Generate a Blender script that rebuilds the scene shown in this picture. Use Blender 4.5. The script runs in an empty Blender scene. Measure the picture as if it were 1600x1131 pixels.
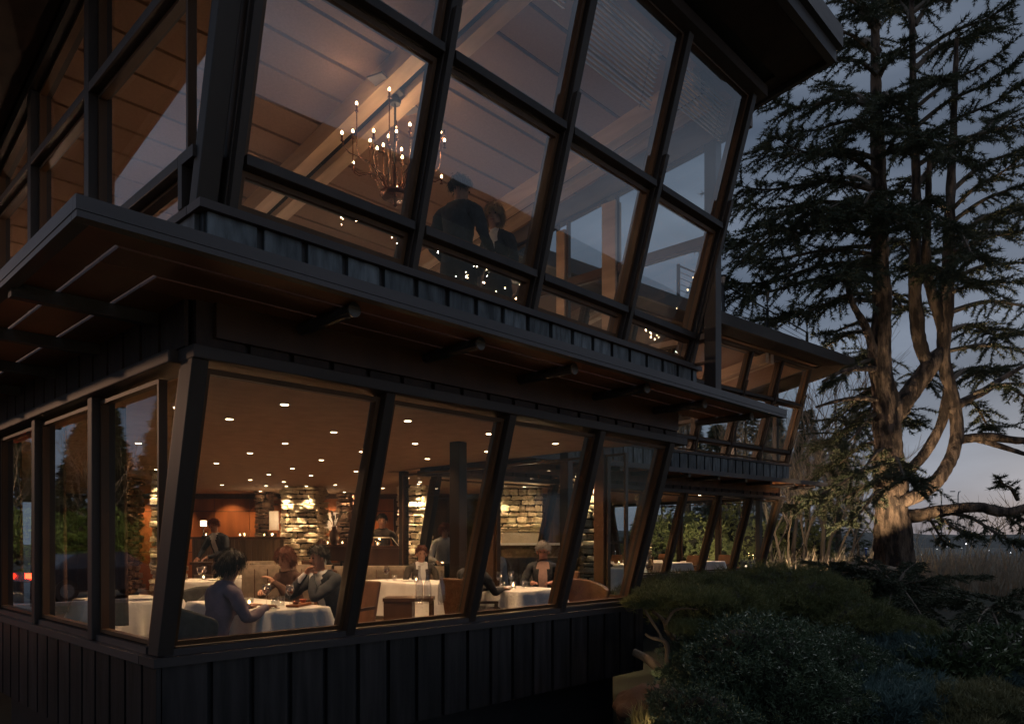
import bpy, bmesh, math, random
import numpy as np
from mathutils import Vector, Matrix, noise as mnoise

R = math.radians
scene = bpy.context.scene
COL = scene.collection
random.seed(7)
rng = np.random.default_rng(11)

# ------------------------------------------------------------------ camera
CAM = Vector((-2.065, -5.374, 1.36))          # the photographer stands outside the corner of the building
RT = Vector((.688, -.725, 0)).normalized()      # right of view
FW = Vector((.725, .688, 0)).normalized()       # view direction (level camera, shifted lens)
cam_d = bpy.data.cameras.new("camera")
cam = bpy.data.objects.new("camera", cam_d)
COL.objects.link(cam)
cam.location = CAM
cam.rotation_euler = (math.pi / 2, 0, math.atan2(-FW.x, FW.y))
cam_d.sensor_width = 36
cam_d.lens = 36 * 1154 / 1600
cam_d.shift_y = (843 - 565.5) / 1600
cam_d.clip_start = .05
cam_d.clip_end = 9000
scene.camera = cam

# ------------------------------------------------------------------ sky, sun, exposure
world = bpy.data.worlds.new("World")
scene.world = world
world.use_nodes = True
wn, wl = world.node_tree.nodes, world.node_tree.links
wn.clear()
wo = wn.new("ShaderNodeOutputWorld")
bg = wn.new("ShaderNodeBackground")
sky = wn.new("ShaderNodeTexSky")
sky.sky_type = 'NISHITA'
sky.sun_disc = False
SUN_EL, SUN_ROT = R(4), R(90)
sky.sun_elevation = SUN_EL
sky.sun_rotation = SUN_ROT
sky.air_density = 1.0
sky.dust_density = 1.5
sky.ozone_density = 3.0
tc = wn.new("ShaderNodeTexCoord")
mp = wn.new("ShaderNodeMapping")
mp.inputs['Scale'].default_value = (1.3, 1.3, 6.0)
nz = wn.new("ShaderNodeTexNoise")
nz.inputs['Scale'].default_value = 1.6
nz.inputs['Detail'].default_value = 6
nz.inputs['Roughness'].default_value = .5
cr = wn.new("ShaderNodeValToRGB")
cr.color_ramp.elements[0].position = .33
cr.color_ramp.elements[0].color = (.46, .60, .86, 1)
cr.color_ramp.elements[1].position = .68
cr.color_ramp.elements[1].color = (1.18, 1.42, 1.86, 1)
# overcast deck: lighter and bluer low down, darker overhead
sx = wn.new("ShaderNodeSeparateXYZ")
mr = wn.new("ShaderNodeMapRange")
mr.inputs['From Min'].default_value = 0.0
mr.inputs['From Max'].default_value = .75
mr.inputs['To Min'].default_value = .86
mr.inputs['To Max'].default_value = .50
hs = wn.new("ShaderNodeMix"); hs.data_type = 'RGBA'; hs.blend_type = 'MULTIPLY'; hs.inputs[0].default_value = 1
mx = wn.new("ShaderNodeMix"); mx.data_type = 'RGBA'; mx.inputs[0].default_value = .965
wl.new(tc.outputs['Generated'], mp.inputs['Vector'])
wl.new(mp.outputs['Vector'], nz.inputs['Vector'])
wl.new(nz.outputs['Fac'], cr.inputs['Fac'])
wl.new(tc.outputs['Generated'], sx.inputs[0])
wl.new(sx.outputs['Z'], mr.inputs['Value'])
wl.new(cr.outputs['Color'], hs.inputs[6])
wl.new(mr.outputs['Result'], hs.inputs[7])
wl.new(sky.outputs['Color'], mx.inputs[6])
wl.new(hs.outputs[2], mx.inputs[7])
wl.new(mx.outputs[2], bg.inputs['Color'])
bg.inputs['Strength'].default_value = .125
wl.new(bg.outputs[0], wo.inputs[0])

sun_d = bpy.data.lights.new("sun", 'SUN')
sun_d.energy = .62
sun_d.angle = R(25)
sun_d.color = (.85, .88, 1)
sun = bpy.data.objects.new("sun", sun_d)
COL.objects.link(sun)
sun.location = (0, 0, 60)
sun.rotation_euler = Vector((-.62, -.02, -.78)).to_track_quat('-Z', 'Y').to_euler()

scene.view_settings.view_transform = 'Standard'
scene.view_settings.look = 'None'
scene.view_settings.exposure = .95
scene.view_settings.gamma = 1
scene.view_settings.use_curve_mapping = False
cy = scene.cycles
cy.max_bounces = 7
cy.diffuse_bounces = 4
cy.glossy_bounces = 4
cy.transparent_max_bounces = 28
cy.transmission_bounces = 6
cy.caustics_reflective = False
cy.caustics_refractive = False
cy.sample_clamp_indirect = 2.5
cy.use_denoising = True
try:
    cy.use_light_tree = True
except Exception:
    pass

# ------------------------------------------------------------------ photo geometry helpers
def at(px, py, D):
    """point at depth D metres in front of the camera seen at pixel px,py of the 1600 px photograph"""
    return CAM + D * (FW + RT * ((px - 800) / 1154) + Vector((0, 0, 1)) * ((843 - py) / 1154))

def at_z(px, py, z):
    d = FW + RT * ((px - 800) / 1154) + Vector((0, 0, 1)) * ((843 - py) / 1154)
    return CAM + d * ((z - CAM.z) / d.z)

# ------------------------------------------------------------------ materials
MATS = {}
def mat(name, col, rough=.6, var=.25, scale=6, stretch=(1, 1, 1), bump=.15, metal=0., col2=None, detail=4, spec=.5, coat=0):
    if name in MATS: return MATS[name]
    m = bpy.data.materials.new(name); m.use_nodes = True
    n, l = m.node_tree.nodes, m.node_tree.links
    b = n['Principled BSDF']
    b.inputs['Roughness'].default_value = rough
    b.inputs['Metallic'].default_value = metal
    b.inputs['Specular IOR Level'].default_value = spec
    b.inputs['Coat Weight'].default_value = coat
    t = n.new('ShaderNodeTexCoord'); g = n.new('ShaderNodeMapping'); g.inputs['Scale'].default_value = stretch
    oi = n.new('ShaderNodeObjectInfo')
    ad = n.new('ShaderNodeVectorMath'); ad.operation = 'ADD'
    ml = n.new('ShaderNodeVectorMath'); ml.operation = 'SCALE'; ml.inputs[3].default_value = 37.
    cx = n.new('ShaderNodeCombineXYZ')
    l.new(oi.outputs['Random'], cx.inputs[0]); l.new(oi.outputs['Random'], cx.inputs[1])
    l.new(cx.outputs[0], ml.inputs[0]); l.new(t.outputs['Object'], ad.inputs[0]); l.new(ml.outputs[0], ad.inputs[1])
    l.new(ad.outputs[0], g.inputs['Vector'])
    z = n.new('ShaderNodeTexNoise'); z.inputs['Scale'].default_value = scale; z.inputs['Detail'].default_value = detail
    l.new(g.outputs[0], z.inputs['Vector'])
    r = n.new('ShaderNodeValToRGB')
    c2 = col2 or tuple(c * (1 - var) for c in col)
    c1 = col if col2 else tuple(min(1, c * (1 + var)) for c in col)
    r.color_ramp.elements[0].position = .3; r.color_ramp.elements[0].color = (*c2, 1)
    r.color_ramp.elements[1].position = .7; r.color_ramp.elements[1].color = (*c1, 1)
    l.new(z.outputs['Fac'], r.inputs['Fac'])
    # each object a touch lighter or darker
    mv = n.new('ShaderNodeMapRange'); mv.inputs['To Min'].default_value = 1 - var * .5; mv.inputs['To Max'].default_value = 1 + var * .5
    l.new(oi.outputs['Random'], mv.inputs['Value'])
    mm = n.new('ShaderNodeMix'); mm.data_type = 'RGBA'; mm.blend_type = 'MULTIPLY'; mm.inputs[0].default_value = 1
    l.new(r.outputs['Color'], mm.inputs[6]); l.new(mv.outputs[0], mm.inputs[7])
    l.new(mm.outputs[2], b.inputs['Base Color'])
    if bump:
        u = n.new('ShaderNodeBump'); u.inputs['Strength'].default_value = bump; u.inputs['Distance'].default_value = .02
        z2 = n.new('ShaderNodeTexNoise'); z2.inputs['Scale'].default_value = scale * 4; z2.inputs['Detail'].default_value = 5
        l.new(g.outputs[0], z2.inputs['Vector']); l.new(z2.outputs['Fac'], u.inputs['Height'])
        l.new(u.outputs['Normal'], b.inputs['Normal'])
    MATS[name] = m
    return m

def emit(name, col, s):
    if name in MATS: return MATS[name]
    m = bpy.data.materials.new(name); m.use_nodes = True
    n, l = m.node_tree.nodes, m.node_tree.links
    n.clear(); o = n.new('ShaderNodeOutputMaterial'); e = n.new('ShaderNodeEmission')
    e.inputs[0].default_value = (*col, 1); e.inputs[1].default_value = s
    l.new(e.outputs[0], o.inputs[0]); MATS[name] = m
    return m

def glass(name, tint=(.9, .93, .92), f0=.055, rough=0.0):
    """window glass: lets light through, mirrors more the flatter one looks at it"""
    if name in MATS: return MATS[name]
    m = bpy.data.materials.new(name); m.use_nodes = True
    n, l = m.node_tree.nodes, m.node_tree.links
    n.clear(); o = n.new('ShaderNodeOutputMaterial')
    tr = n.new('ShaderNodeBsdfTransparent'); tr.inputs[0].default_value = (*tint, 1)
    gl = n.new('ShaderNodeBsdfGlossy'); gl.inputs['Roughness'].default_value = rough; gl.inputs[0].default_value = (1, 1, 1, 1)
    lw = n.new('ShaderNodeLayerWeight'); lw.inputs['Blend'].default_value = .5
    p = n.new('ShaderNodeMath'); p.operation = 'POWER'; p.inputs[1].default_value = 5
    a = n.new('ShaderNodeMath'); a.operation = 'MULTIPLY_ADD'; a.inputs[1].default_value = 1 - f0; a.inputs[2].default_value = f0
    mxs = n.new('ShaderNodeMixShader')
    l.new(lw.outputs['Facing'], p.inputs[0]); l.new(p.outputs[0], a.inputs[0])
    l.new(a.outputs[0], mxs.inputs[0]); l.new(tr.outputs[0], mxs.inputs[1]); l.new(gl.outputs[0], mxs.inputs[2])
    l.new(mxs.outputs[0], o.inputs[0]); MATS[name] = m
    return m

FRAME = mat('dark_stained_timber', (.040, .031, .027), .5, .35, 3, (1, 1, .15), .1)
FRAMEIN = mat('lamplit_timber', (.095, .048, .022), .45, .3, 3, (1, 1, .15), .1)  # frame timber again, with the warm lamplight from inside put into its colour
CLAD = mat('dark_painted_cladding', (.022, .0175, .0175), .42, .7, 4, (1, 1, .25), .12)
CLADBR = mat('brown_cladding', (.034, .019, .016), .55, .4, 5, (1, 1, .25), .12)
COPPER = mat('weathered_metal_cladding', (.080, .094, .102), .40, .75, 4, (1, 1, .35), .12, metal=.25)
CAP = mat('sill_cap', (.060, .047, .044), .5, .3, 4, (.2, .2, 1), .1)
FASCIA = mat('canopy_fascia', (.080, .072, .074), .45, .25, 4, (.2, .2, 1), .1)
SOFFIT = mat('reddish_soffit_boards', (.26, .10, .05), .5, .3, 3, (.4, .4, 1), .15)
BEAMD = mat('dark_steel_beam', (.04, .038, .042), .45, .2)
ROOFM = mat('roof_fascia_metal', (.062, .055, .054), .5, .3, 4, (.3, .3, 1), .1)
EAVE = mat('dark_eave_boards', (.035, .02, .014), .6, .3, 4)
GLULAM = mat('blond_glulam', (.60, .40, .26), .5, .18, 7, (1, .12, 1), .1)
FIBER = mat('wood_fibre_ceiling', (.34, .195, .125), .85, .07, 40, (1, 1, 1), .4, detail=6)
JOINT = mat('ceiling_joint', (.012, .010, .009), .8, .2)
CEILL = mat('plaster_ceiling', (.48, .30, .18), .8, .12, 5, (1, 1, 1), .15)
FLOORM = mat('dark_wood_floor', (.09, .05, .03), .35, .3, 6, (1, .2, 1), .1)
WOODP = mat('warm_cherry_panel', (.36, .12, .038), .35, .28, 3, (1, 1, .18), .05)
DARKW = mat('dark_walnut', (.075, .036, .02), .4, .3, 4, (1, 1, .2), .1)
RIB = mat('brown_ribbed_wood', (.13, .08, .045), .5, .3, 4, (1, 1, .2), .1)
STONE = mat('rubble_stone', (.62, .50, .34), .85, .35, 9, (1, 1, 1), .6)
MORTAR = mat('stone_joint', (.05, .04, .03), .95, .3)
CLOTH = mat('white_linen', (.80, .78, .75), .9, .04, 12, (1, 1, 1), .15)
SEAT = mat('taupe_upholstery', (.20, .15, .11), .85, .2, 14)
SEATB = mat('brown_leather', (.14, .065, .035), .4, .25, 8)
SEATG = mat('grey_upholstery', (.10, .095, .09), .9, .2, 14)
BRASS = mat('aged_copper', (.42, .22, .15), .25, .2, 6, metal=.9)
STEEL = mat('dull_steel', (.25, .25, .25), .35, .15, metal=.8)
BLACK = mat('black_metal', (.02, .02, .022), .45, .2)
PANE = glass('window_glass', (.94, .96, .95), f0=.19)
PANE2 = glass('far_window_glass', f0=.08)
WINEG = glass('drinking_glass', (.93, .93, .93), .13)
BULB = emit('warm_bulb', (1, .66, .34), 16)
DOWNL = emit('downlight_glow', (1, .70, .40), 10)
CANDLE = emit('candle_flame', (1, .58, .22), 22)
WARM = (1, .60, .31)

# ------------------------------------------------------------------ mesh helpers
class MB:
    def __init__(s): s.v = []; s.f = []
    def box(s, x0, x1, y0, y1, z0, z1):
        b = len(s.v)
        s.v += [(x0, y0, z0), (x1, y0, z0), (x1, y1, z0), (x0, y1, z0), (x0, y0, z1), (x1, y0, z1), (x1, y1, z1), (x0, y1, z1)]
        s.f += [(b, b+3, b+2, b+1), (b+4, b+5, b+6, b+7), (b, b+1, b+5, b+4), (b+1, b+2, b+6, b+5), (b+2, b+3, b+7, b+6), (b+3, b, b+4, b+7)]
        return s
    def hexa(s, p):
        """eight corners: four low counter-clockwise, four high"""
        b = len(s.v); s.v += [tuple(q) for q in p]
        s.f += [(b, b+3, b+2, b+1), (b+4, b+5, b+6, b+7), (b, b+1, b+5, b+4), (b+1, b+2, b+6, b+5), (b+2, b+3, b+7, b+6), (b+3, b, b+4, b+7)]
        return s
    def bar(s, p, q, w, d, up=(0, 0, 1)):
        """rectangular bar from p to q, w wide, d deep along 'up'"""
        p, q = Vector(p), Vector(q); a = (q - p).normalized(); u = Vector(up)
        x = a.cross(u).normalized(); y = x.cross(a).normalized()
        c = []
        for o in (p, q):
            for (i, j) in ((-1, -1), (1, -1), (1, 1), (-1, 1)):
                c.append(o + x * (i * w / 2) + y * (j * d / 2))
        return s.hexa(c)
    def tube(s, pts, rad, n=8, cap=True):
        pts = [Vector(p) for p in pts]
        if not hasattr(rad, '__len__'): rad = [rad] * len(pts)
        b = len(s.v); prev = None
        for i, p in enumerate(pts):
            t = (pts[min(i+1, len(pts)-1)] - pts[max(i-1, 0)]).normalized()
            if prev is None:
                x = t.cross(Vector((0, 0, 1)) if abs(t.z) < .9 else Vector((1, 0, 0))).normalized()
            else:
                x = (prev - t * prev.dot(t)).normalized()
            prev = x; y = t.cross(x)
            for k in range(n):
                a = 2 * math.pi * k / n
                s.v.append(tuple(p + (x * math.cos(a) + y * math.sin(a)) * rad[i]))
        for i in range(len(pts)-1):
            for k in range(n):
                k2 = (k+1) % n
                s.f.append((b+i*n+k, b+i*n+k2, b+(i+1)*n+k2, b+(i+1)*n+k))
        if cap:
            s.f.append(tuple(b+k for k in reversed(range(n))))
            s.f.append(tuple(b+(len(pts)-1)*n+k for k in range(n)))
        return s
    def lathe(s, prof, c=(0, 0, 0), n=14):
        b = len(s.v)
        for (r, z) in prof:
            for k in range(n):
                a = 2*math.pi*k/n
                s.v.append((c[0]+r*math.cos(a), c[1]+r*math.sin(a), c[2]+z))
        for i in range(len(prof)-1):
            for k in range(n):
                k2 = (k+1) % n
                s.f.append((b+i*n+k, b+i*n+k2, b+(i+1)*n+k2, b+(i+1)*n+k))
        s.f.append(tuple(b+k for k in reversed(range(n))))
        s.f.append(tuple(b+(len(prof)-1)*n+k for k in range(n)))
        return s
    def mesh(s, name, m):
        me = bpy.data.meshes.new(name); me.from_pydata(s.v, [], s.f); me.update()
        me.materials.append(m)
        return me
    def build(s, name, m, parent=None, smooth=False, loc=None, bevel=0):
        me = s.mesh(name, m)
        if smooth: me.shade_smooth()
        o = bpy.data.objects.new(name, me); COL.objects.link(o)
        o.parent = parent
        if loc is not None: o.location = loc
        if bevel:
            md = o.modifiers.new('bevel', 'BEVEL'); md.width = bevel; md.segments = 2; md.limit_method = 'ANGLE'
        return o

def npmesh(name, V, Fq, m, parent=None, kind=None, smooth=False, mats=None, midx=None):
    """mesh from numpy arrays: V (n,3), Fq (k, 3 or 4)"""
    me = bpy.data.meshes.new(name)
    k = Fq.shape[1]
    me.vertices.add(len(V)); me.vertices.foreach_set('co', np.asarray(V, np.float32).ravel())
    me.loops.add(Fq.size); me.loops.foreach_set('vertex_index', Fq.ravel().astype(np.int32))
    me.polygons.add(len(Fq)); me.polygons.foreach_set('loop_start', (np.arange(len(Fq)) * k).astype(np.int32))
    try: me.polygons.foreach_set('loop_total', np.full(len(Fq), k, np.int32))
    except Exception: pass
    if mats:
        for q in mats: me.materials.append(q)
        if midx is not None: me.polygons.foreach_set('material_index', midx.astype(np.int32))
    else: me.materials.append(m)
    me.update(calc_edges=True); me.validate()
    if smooth: me.shade_smooth()
    o = bpy.data.objects.new(name, me); COL.objects.link(o); o.parent = parent
    if kind: o['kind'] = kind
    return o

def tag(o, label=None, cat=None, group=None, kind=None):
    if label: o['label'] = label
    if cat: o['category'] = cat
    if group: o['group'] = group
    if kind: o['kind'] = kind
    return o

def empty(name, loc=(0, 0, 0), rz=0, label=None, cat=None, group=None, parent=None):
    o = bpy.data.objects.new(name, None); COL.objects.link(o)
    o.location = loc; o.rotation_euler = (0, 0, rz); o.empty_display_size = .1
    o.parent = parent
    return tag(o, label, cat, group)

def inst(me, name, parent, loc, scale=(1, 1, 1), rot=(0, 0, 0)):
    o = bpy.data.objects.new(name, me); COL.objects.link(o); o.parent = parent
    o.location = loc; o.scale = scale; o.rotation_euler = rot
    return o

def copy_tree(o, parent=None, loc=None, rz=None, label=None, group=None):
    c = o.copy(); COL.objects.link(c); c.parent = parent
    for ch in o.children: copy_tree(ch, c)
    if loc is not None: c.location = loc
    if rz is not None: c.rotation_euler = (0, 0, rz)
    if label: c['label'] = label
    if group: c['group'] = group
    return c

def point_light(loc, power, col=WARM, rad=.03, parent=None, name='lamp_light'):
    d = bpy.data.lights.new(name, 'POINT'); d.energy = power; d.color = col; d.shadow_soft_size = rad
    o = bpy.data.objects.new(name, d); COL.objects.link(o); o.location = loc; o.parent = parent
    return o

def spot_light(loc, target, power, size=80, blend=.6, col=WARM, rad=.04, parent=None, name='spot_light'):
    d = bpy.data.lights.new(name, 'SPOT'); d.energy = power; d.color = col; d.shadow_soft_size = rad
    d.spot_size = R(size); d.spot_blend = blend
    o = bpy.data.objects.new(name, d); COL.objects.link(o); o.location = loc
    o.rotation_euler = (Vector(target) - Vector(loc)).to_track_quat('-Z', 'Y').to_euler(); o.parent = parent
    return o

UNIT = MB().box(-.5, .5, -.5, .5, -.5, .5)
def unit_mesh(name, m):
    k = 'u_' + name + m.name
    if k not in MATS: MATS[k] = UNIT.mesh(name, m)
    return MATS[k]
def ubox(name, m, parent, x0, x1, y0, y1, z0, z1, rot=(0, 0, 0)):
    return inst(unit_mesh(name, m), name, parent, ((x0+x1)/2, (y0+y1)/2, (z0+z1)/2), (abs(x1-x0), abs(y1-y0), abs(z1-z0)), rot)

def blades(name, O, D, Ln, Wd, m, parent=None, per=8, spread=.75, flat=.55, kind=None):
    """baked foliage: at every origin O a spray of 'per' pointed leaves fanning round direction D"""
    n = len(O); O = np.repeat(O, per, 0); D = np.repeat(D, per, 0)
    Ln = np.repeat(Ln, per) * rng.uniform(.6, 1.15, n*per); Wd = np.repeat(Wd, per)
    J = rng.normal(0, spread, (n*per, 3)); J[:, 2] *= flat
    A = D + J; A /= np.linalg.norm(A, axis=1)[:, None] + 1e-9
    S = np.cross(A, rng.normal(0, 1, (n*per, 3))); S /= np.linalg.norm(S, axis=1)[:, None] + 1e-9
    P0 = O + rng.normal(0, .012, O.shape)
    V = np.empty((n*per, 3, 3))
    V[:, 0] = P0 - S*Wd[:, None]*.5; V[:, 1] = P0 + S*Wd[:, None]*.5; V[:, 2] = P0 + A*Ln[:, None]
    F = np.arange(n*per*3).reshape(-1, 3)
    return npmesh(name, V.reshape(-1, 3), F, m, parent, kind)


# ================================================================== THE SETTING: terrain
def ground_z(x, y):
    d = math.hypot(x - 4, y - 2)
    z = -1.15
    # mound that carries the great cedar
    z += 1.45 * math.exp(-(((x - 19.5) / 4.5) ** 2 + ((y - .6) / 4.0) ** 2))
    z += .35 * math.exp(-(((x - 12) / 4) ** 2 + ((y + 1) / 3) ** 2))
    if d > 32:
        z -= min(38, (d - 32) ** 1.12 * .055)
    return z + .05 * mnoise.noise(Vector((x * .3, y * .3, 0)))

def build_terrain():
    rad = [0, 3, 6, 9, 12, 15, 18, 21, 24, 28, 34, 42, 55, 75, 100, 150, 230, 350, 520, 800, 1300, 2200, 4000, 7500]
    n = 96; V = []; F = []
    for r in rad:
        for k in range(n):
            a = 2*math.pi*k/n; x, y = 4 + r*math.cos(a), 2 + r*math.sin(a)
            V.append((x, y, ground_z(x, y) if r < 7000 else -40))
    for i in range(len(rad)-1):
        for k in range(n):
            k2 = (k+1) % n
            F.append((i*n+k, (i+1)*n+k, (i+1)*n+k2, i*n+k2))
    m = mat('dark_soil_and_grass', (.045, .050, .028), .95, .4, .8, bump=.5, col2=(.03, .024, .016))
    o = npmesh('ground', np.array(V), np.array(F), m, smooth=True)
    tag(o, 'dark sloping garden ground falling away towards the city', kind='structure')
build_terrain()

def build_hill(name, ang0, ang1, r, h, seed, label):
    V, F = [], []
    n = 90
    for i in range(n+1):
        a = ang0 + (ang1-ang0)*i/n
        e = math.sin(math.pi*i/n) ** .35
        hh = h * e * (.75 + .45*mnoise.noise(Vector((i*.08, seed, 0))) + .06*mnoise.noise(Vector((i*.9, seed, 3))))
        for (rr, q) in ((r, 0), (r+h*1.6, .55), (r+h*3, 1), (r+h*6, .2), (r+h*8, 0)):
            V.append((4+rr*math.cos(a), 2+rr*math.sin(a), -41 + (hh+41*.2)*q))
    for i in range(n):
        for k in range(4):
            F.append((i*5+k, i*5+k+1, (i+1)*5+k+1, (i+1)*5+k))
    m = mat('wooded_hillside', (.030, .036, .034), .95, .4, .05, bump=0)
    o = npmesh(name, np.array(V), np.array(F), m, smooth=True)
    tag(o, label, kind='structure')
build_hill('hillside', R(190), R(372), 1500, 70, 2.3, 'dark wooded hillside behind the viewpoint, mirrored in the window glass')
build_hill('distant_hills', R(-20), R(70), 4300, 95, 5.1, 'low dark hills on the far horizon')

# city lights: far off points nobody could count
def build_city_lights():
    r_ = random.Random(5); V = []; F = []; mi = []
    def lamp(x, y, z, s, k):
        b = len(V)
        V.extend([(x+s, y, z), (x, y+s, z), (x-s, y, z), (x, y-s, z), (x, y, z+s), (x, y, z-s)])
        for a, c, d in ((0, 1, 4), (1, 2, 4), (2, 3, 4), (3, 0, 4), (1, 0, 5), (2, 1, 5), (3, 2, 5), (0, 3, 5)):
            F.append((b+a, b+c, b+d)); mi.append(k)
    for i in range(300):                      # on the slope mirrored in the glass, gathered in streets
        cl = r_.choice([(238, 420), (247, 640), (252, 330), (262, 480), (270, 700), (283, 420), (292, 620), (300, 520), (312, 450), (325, 700)])
        a = R(cl[0] + r_.gauss(0, 2.6)); rr = cl[1] + r_.gauss(0, 45)
        x, y = 4+rr*math.cos(a), 2+rr*math.sin(a)
        lamp(x, y, ground_z(x, y) + r_.uniform(3, 12), r_.uniform(.28, .8), 2 if r_.random() < .8 else 3)
    for i in range(110):
        a = R(r_.uniform(-14, 48)); rr = r_.uniform(500, 2300)
        x, y = 4+rr*math.cos(a), 2+rr*math.sin(a)
        lamp(x, y, ground_z(x, y) + r_.uniform(18, 38), r_.choice((.3, .4, .5, .9)) * rr / 1300, 0 if r_.random() < .55 else 1)
    o = npmesh('city_lights', np.array(V), np.array(F), None, kind='stuff',
               mats=[emit('city_amber', (1, .62, .3), 5), emit('city_white', (.95, .95, 1), 4), emit('near_city_amber', (1, .66, .34), 60), emit('near_city_white', (1, .93, .8), 60)], midx=np.array(mi))
    tag(o, 'scattered tiny lights of the distant city below the horizon', kind='stuff')
build_city_lights()

# ================================================================== THE BUILDING
K = .2867
def lean1(z): return -K * (z - .59)
def lean2(z): return -.66 - K * (z - 3.5)
RS = .165
DROP = 0.
def roof_z(y): return 6.33 - DROP - RS * y     # underside of the ceiling in a wing's own frame

def panels(parent, x0, x1, step, y, z0, z1, m, first=None, gap=.045, th=.03, axis='x', ystep=0):
    """standing panels with shadow gaps between them, each a part of its wall"""
    x = first if first is not None else x0
    edges = [x0]
    while x < x1 - .05:
        if x > x0 + .05: edges.append(x)
        x += step
    edges.append(x1)
    for a, b in zip(edges[:-1], edges[1:]):
        if axis == 'x': ubox('cladding_panel', m, parent, a+gap/2, b-gap/2, y-th, y, z0, z1)
        else: ubox('cladding_panel', m, parent, y-th, y, a+gap/2, b-gap/2, z0, z1)

def build_wing(root, L, mulls, umulls, left, main):
    """one wing in its own frame: glass front along x from 0 to L at y=0, leaning out; rooms lie at y>0.
    left: also build the upright glass side along y at x=0 (only the near wing shows it)"""
    gp = PANE if main else PANE2
    LY = 9.0
    # ---- apron below the sill
    ap = MB().box(.0, L+.02, .01, .22, -.30, .47)
    if left: ap.box(.0, .22, .22, LY, -.30, .47)
    a = ap.build('apron_wall', BLACK, root)
    panels(a, -.02, L+.05, .323, .0, -.32, .465, CLAD, first=.345)
    if left:
        panels(a, -.03, LY, .335, .0, -.32, .465, CLAD, first=.25, axis='y')
        ubox('corner_trim', CLAD, a, -.045, -.012, -.045, -.012, -.32, .465)
    MB().box(.32, L-.12, .34, 5.5, -1.6, -.302).build('plinth_wall', BLACK, root)
    s = MB().box(-.07, L+.09, -.075, .20, .472, .535).box(.02, L-.02, -.02, .20, .537, .585)
    s.build('window_sill', CAP, root)
    if left:
        MB().box(-.072, .2, .205, LY, .472, .535).box(-.02, .2, .205, LY, .537, .585).build('window_sill', CAP, root)
    # ---- lower mullions
    for i, x in enumerate(mulls):
        w = .045 if 0 < i < len(mulls)-1 else .055
        p = []
        for z in (.54, 2.55):
            y = lean1(z)
            p += [(x-w, y-.035, z), (x+w, y-.035, z), (x+w, y+.15, z), (x-w, y+.15, z)]
        b = MB().hexa(p).build('mullion', FRAME, root, bevel=.006)
        q = []
        for z in (.60, 2.50):
            y = lean1(z)
            q += [(x-w*.8, y+.152, z), (x+w*.8, y+.152, z), (x+w*.8, y+.19, z), (x-w*.8, y+.19, z)]
        MB().hexa(q).build('inner_lining', FRAMEIN, b)
    for xa, xb in zip(mulls[:-1], mulls[1:]):
        window(root, xa+.06, xb-.06, lean1, .60, 2.50, gp)
    # ---- header and band above it
    y0 = lean1(2.53)
    MB().box(-.03, L+.12, y0-.07, y0+.18, 2.535, 2.625).build('header_beam', CAP, root, bevel=.008)
    MB().box(.02, L+.02, y0+.06, y0+.16, 2.626, 3.02).build('upper_band', BLACK, root)
    bn = root.children[-1]
    panels(bn, -.0, L+.04, .334, y0+.05, 2.628, 2.99, CLADBR, first=.38)
    if left:
        MB().box(-.09, .16, y0+.185, LY, 2.535, 2.625).build('header_beam', CAP, root, bevel=.008)
        MB().box(.0, .14, y0+.17, LY, 2.626, 3.02).build('upper_band', BLACK, root)
        b2 = root.children[-1]
        panels(b2, y0+.05, LY, .345, -.005, 2.628, 2.99, CLADBR, first=-.08, axis='y')
    # ---- canopy on round beams
    cx0, cx1, cy0 = -.95, L+1.1, -1.47
    if not left: cx0 = .2; cx1 = L+.9
    fs = MB().box(cx0, cx1, cy0, cy0+.05, 2.93, 3.0).box(cx0+.004, cx1-.004, cy0+.004, cy0+.08, 2.895, 2.928)
    fs.box(cx1-.05, cx1, cy0+.052, -.62, 2.93, 3.0)
    if left: fs.box(cx0, cx0+.05, cy0+.052, LY, 2.93, 3.0).box(cx0+.004, cx0+.08, cy0+.084, LY, 2.895, 2.928)
    can = fs.build('canopy', FASCIA, root)
    for (ya, yb) in ((cy0+.085, -1.115), (-1.085, -.795), (-.765, -.50)):
        xs = cx0+.085 if not left else {0: cx0+.085, 1: -.635, 2: -.315}[((cy0+.085, -1.115), (-1.085, -.795), (-.765, -.50)).index((ya, yb))]
        MB().box(xs, cx1-.052, ya, yb, 2.935, 2.965).build('soffit_board', SOFFIT, can)
    if left:
        for (xa, xb, ys) in ((cx0+.085, -.665, cy0+.088), (-.635, -.345, -.79), (-.315, -.012, -.495)):
            MB().box(xa, xb, -1.115 if xa < -.8 else ys, LY, 2.935, 2.964).build('soffit_board', SOFFIT, can)
        for k in range(7):
            y = -.02 + 1.19*k
            MB().bar((-.90, y, 2.89), (.03, y, 2.89), .075, .085).build('canopy_beam', BEAMD, can)
    k = .77 if left else .9
    while k < L + .7:
        MB().tube([(k, cy0+.24, 2.885), (k, -.48, 2.885)], .044, 12).build('canopy_beam', BEAMD, can, smooth=False)
        MB().tube([(k, cy0+.225, 2.885), (k, cy0+.24, 2.885)], .050, 14).build('beam_cap', STEEL, can)
        k += 1.165
    # ---- parapet under the upper windows
    MB().box(.0, L+.18, -.69, -.60, 3.0, 3.455).build('parapet', BLACK, root)
    pp = root.children[-1]
    panels(pp, -.01, L+.20, .334, -.69, 3.0, 3.455, COPPER, first=.38, gap=.055)
    MB().box(-.05, L+.24, -.76, -.56, 3.458, 3.515).build('parapet_cap', CAP, root)
    if left:
        MB().box(.0, .1, -.598, LY, 3.0, 3.455).build('parapet', BLACK, root)
        panels(root.children[-1], -.66, LY, .334, 0, 3.0, 3.455, COPPER, first=-.1, gap=.055, axis='y')
        MB().box(-.052, .16, -.558, LY, 3.458, 3.515).build('parapet_cap', CAP, root)
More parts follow.
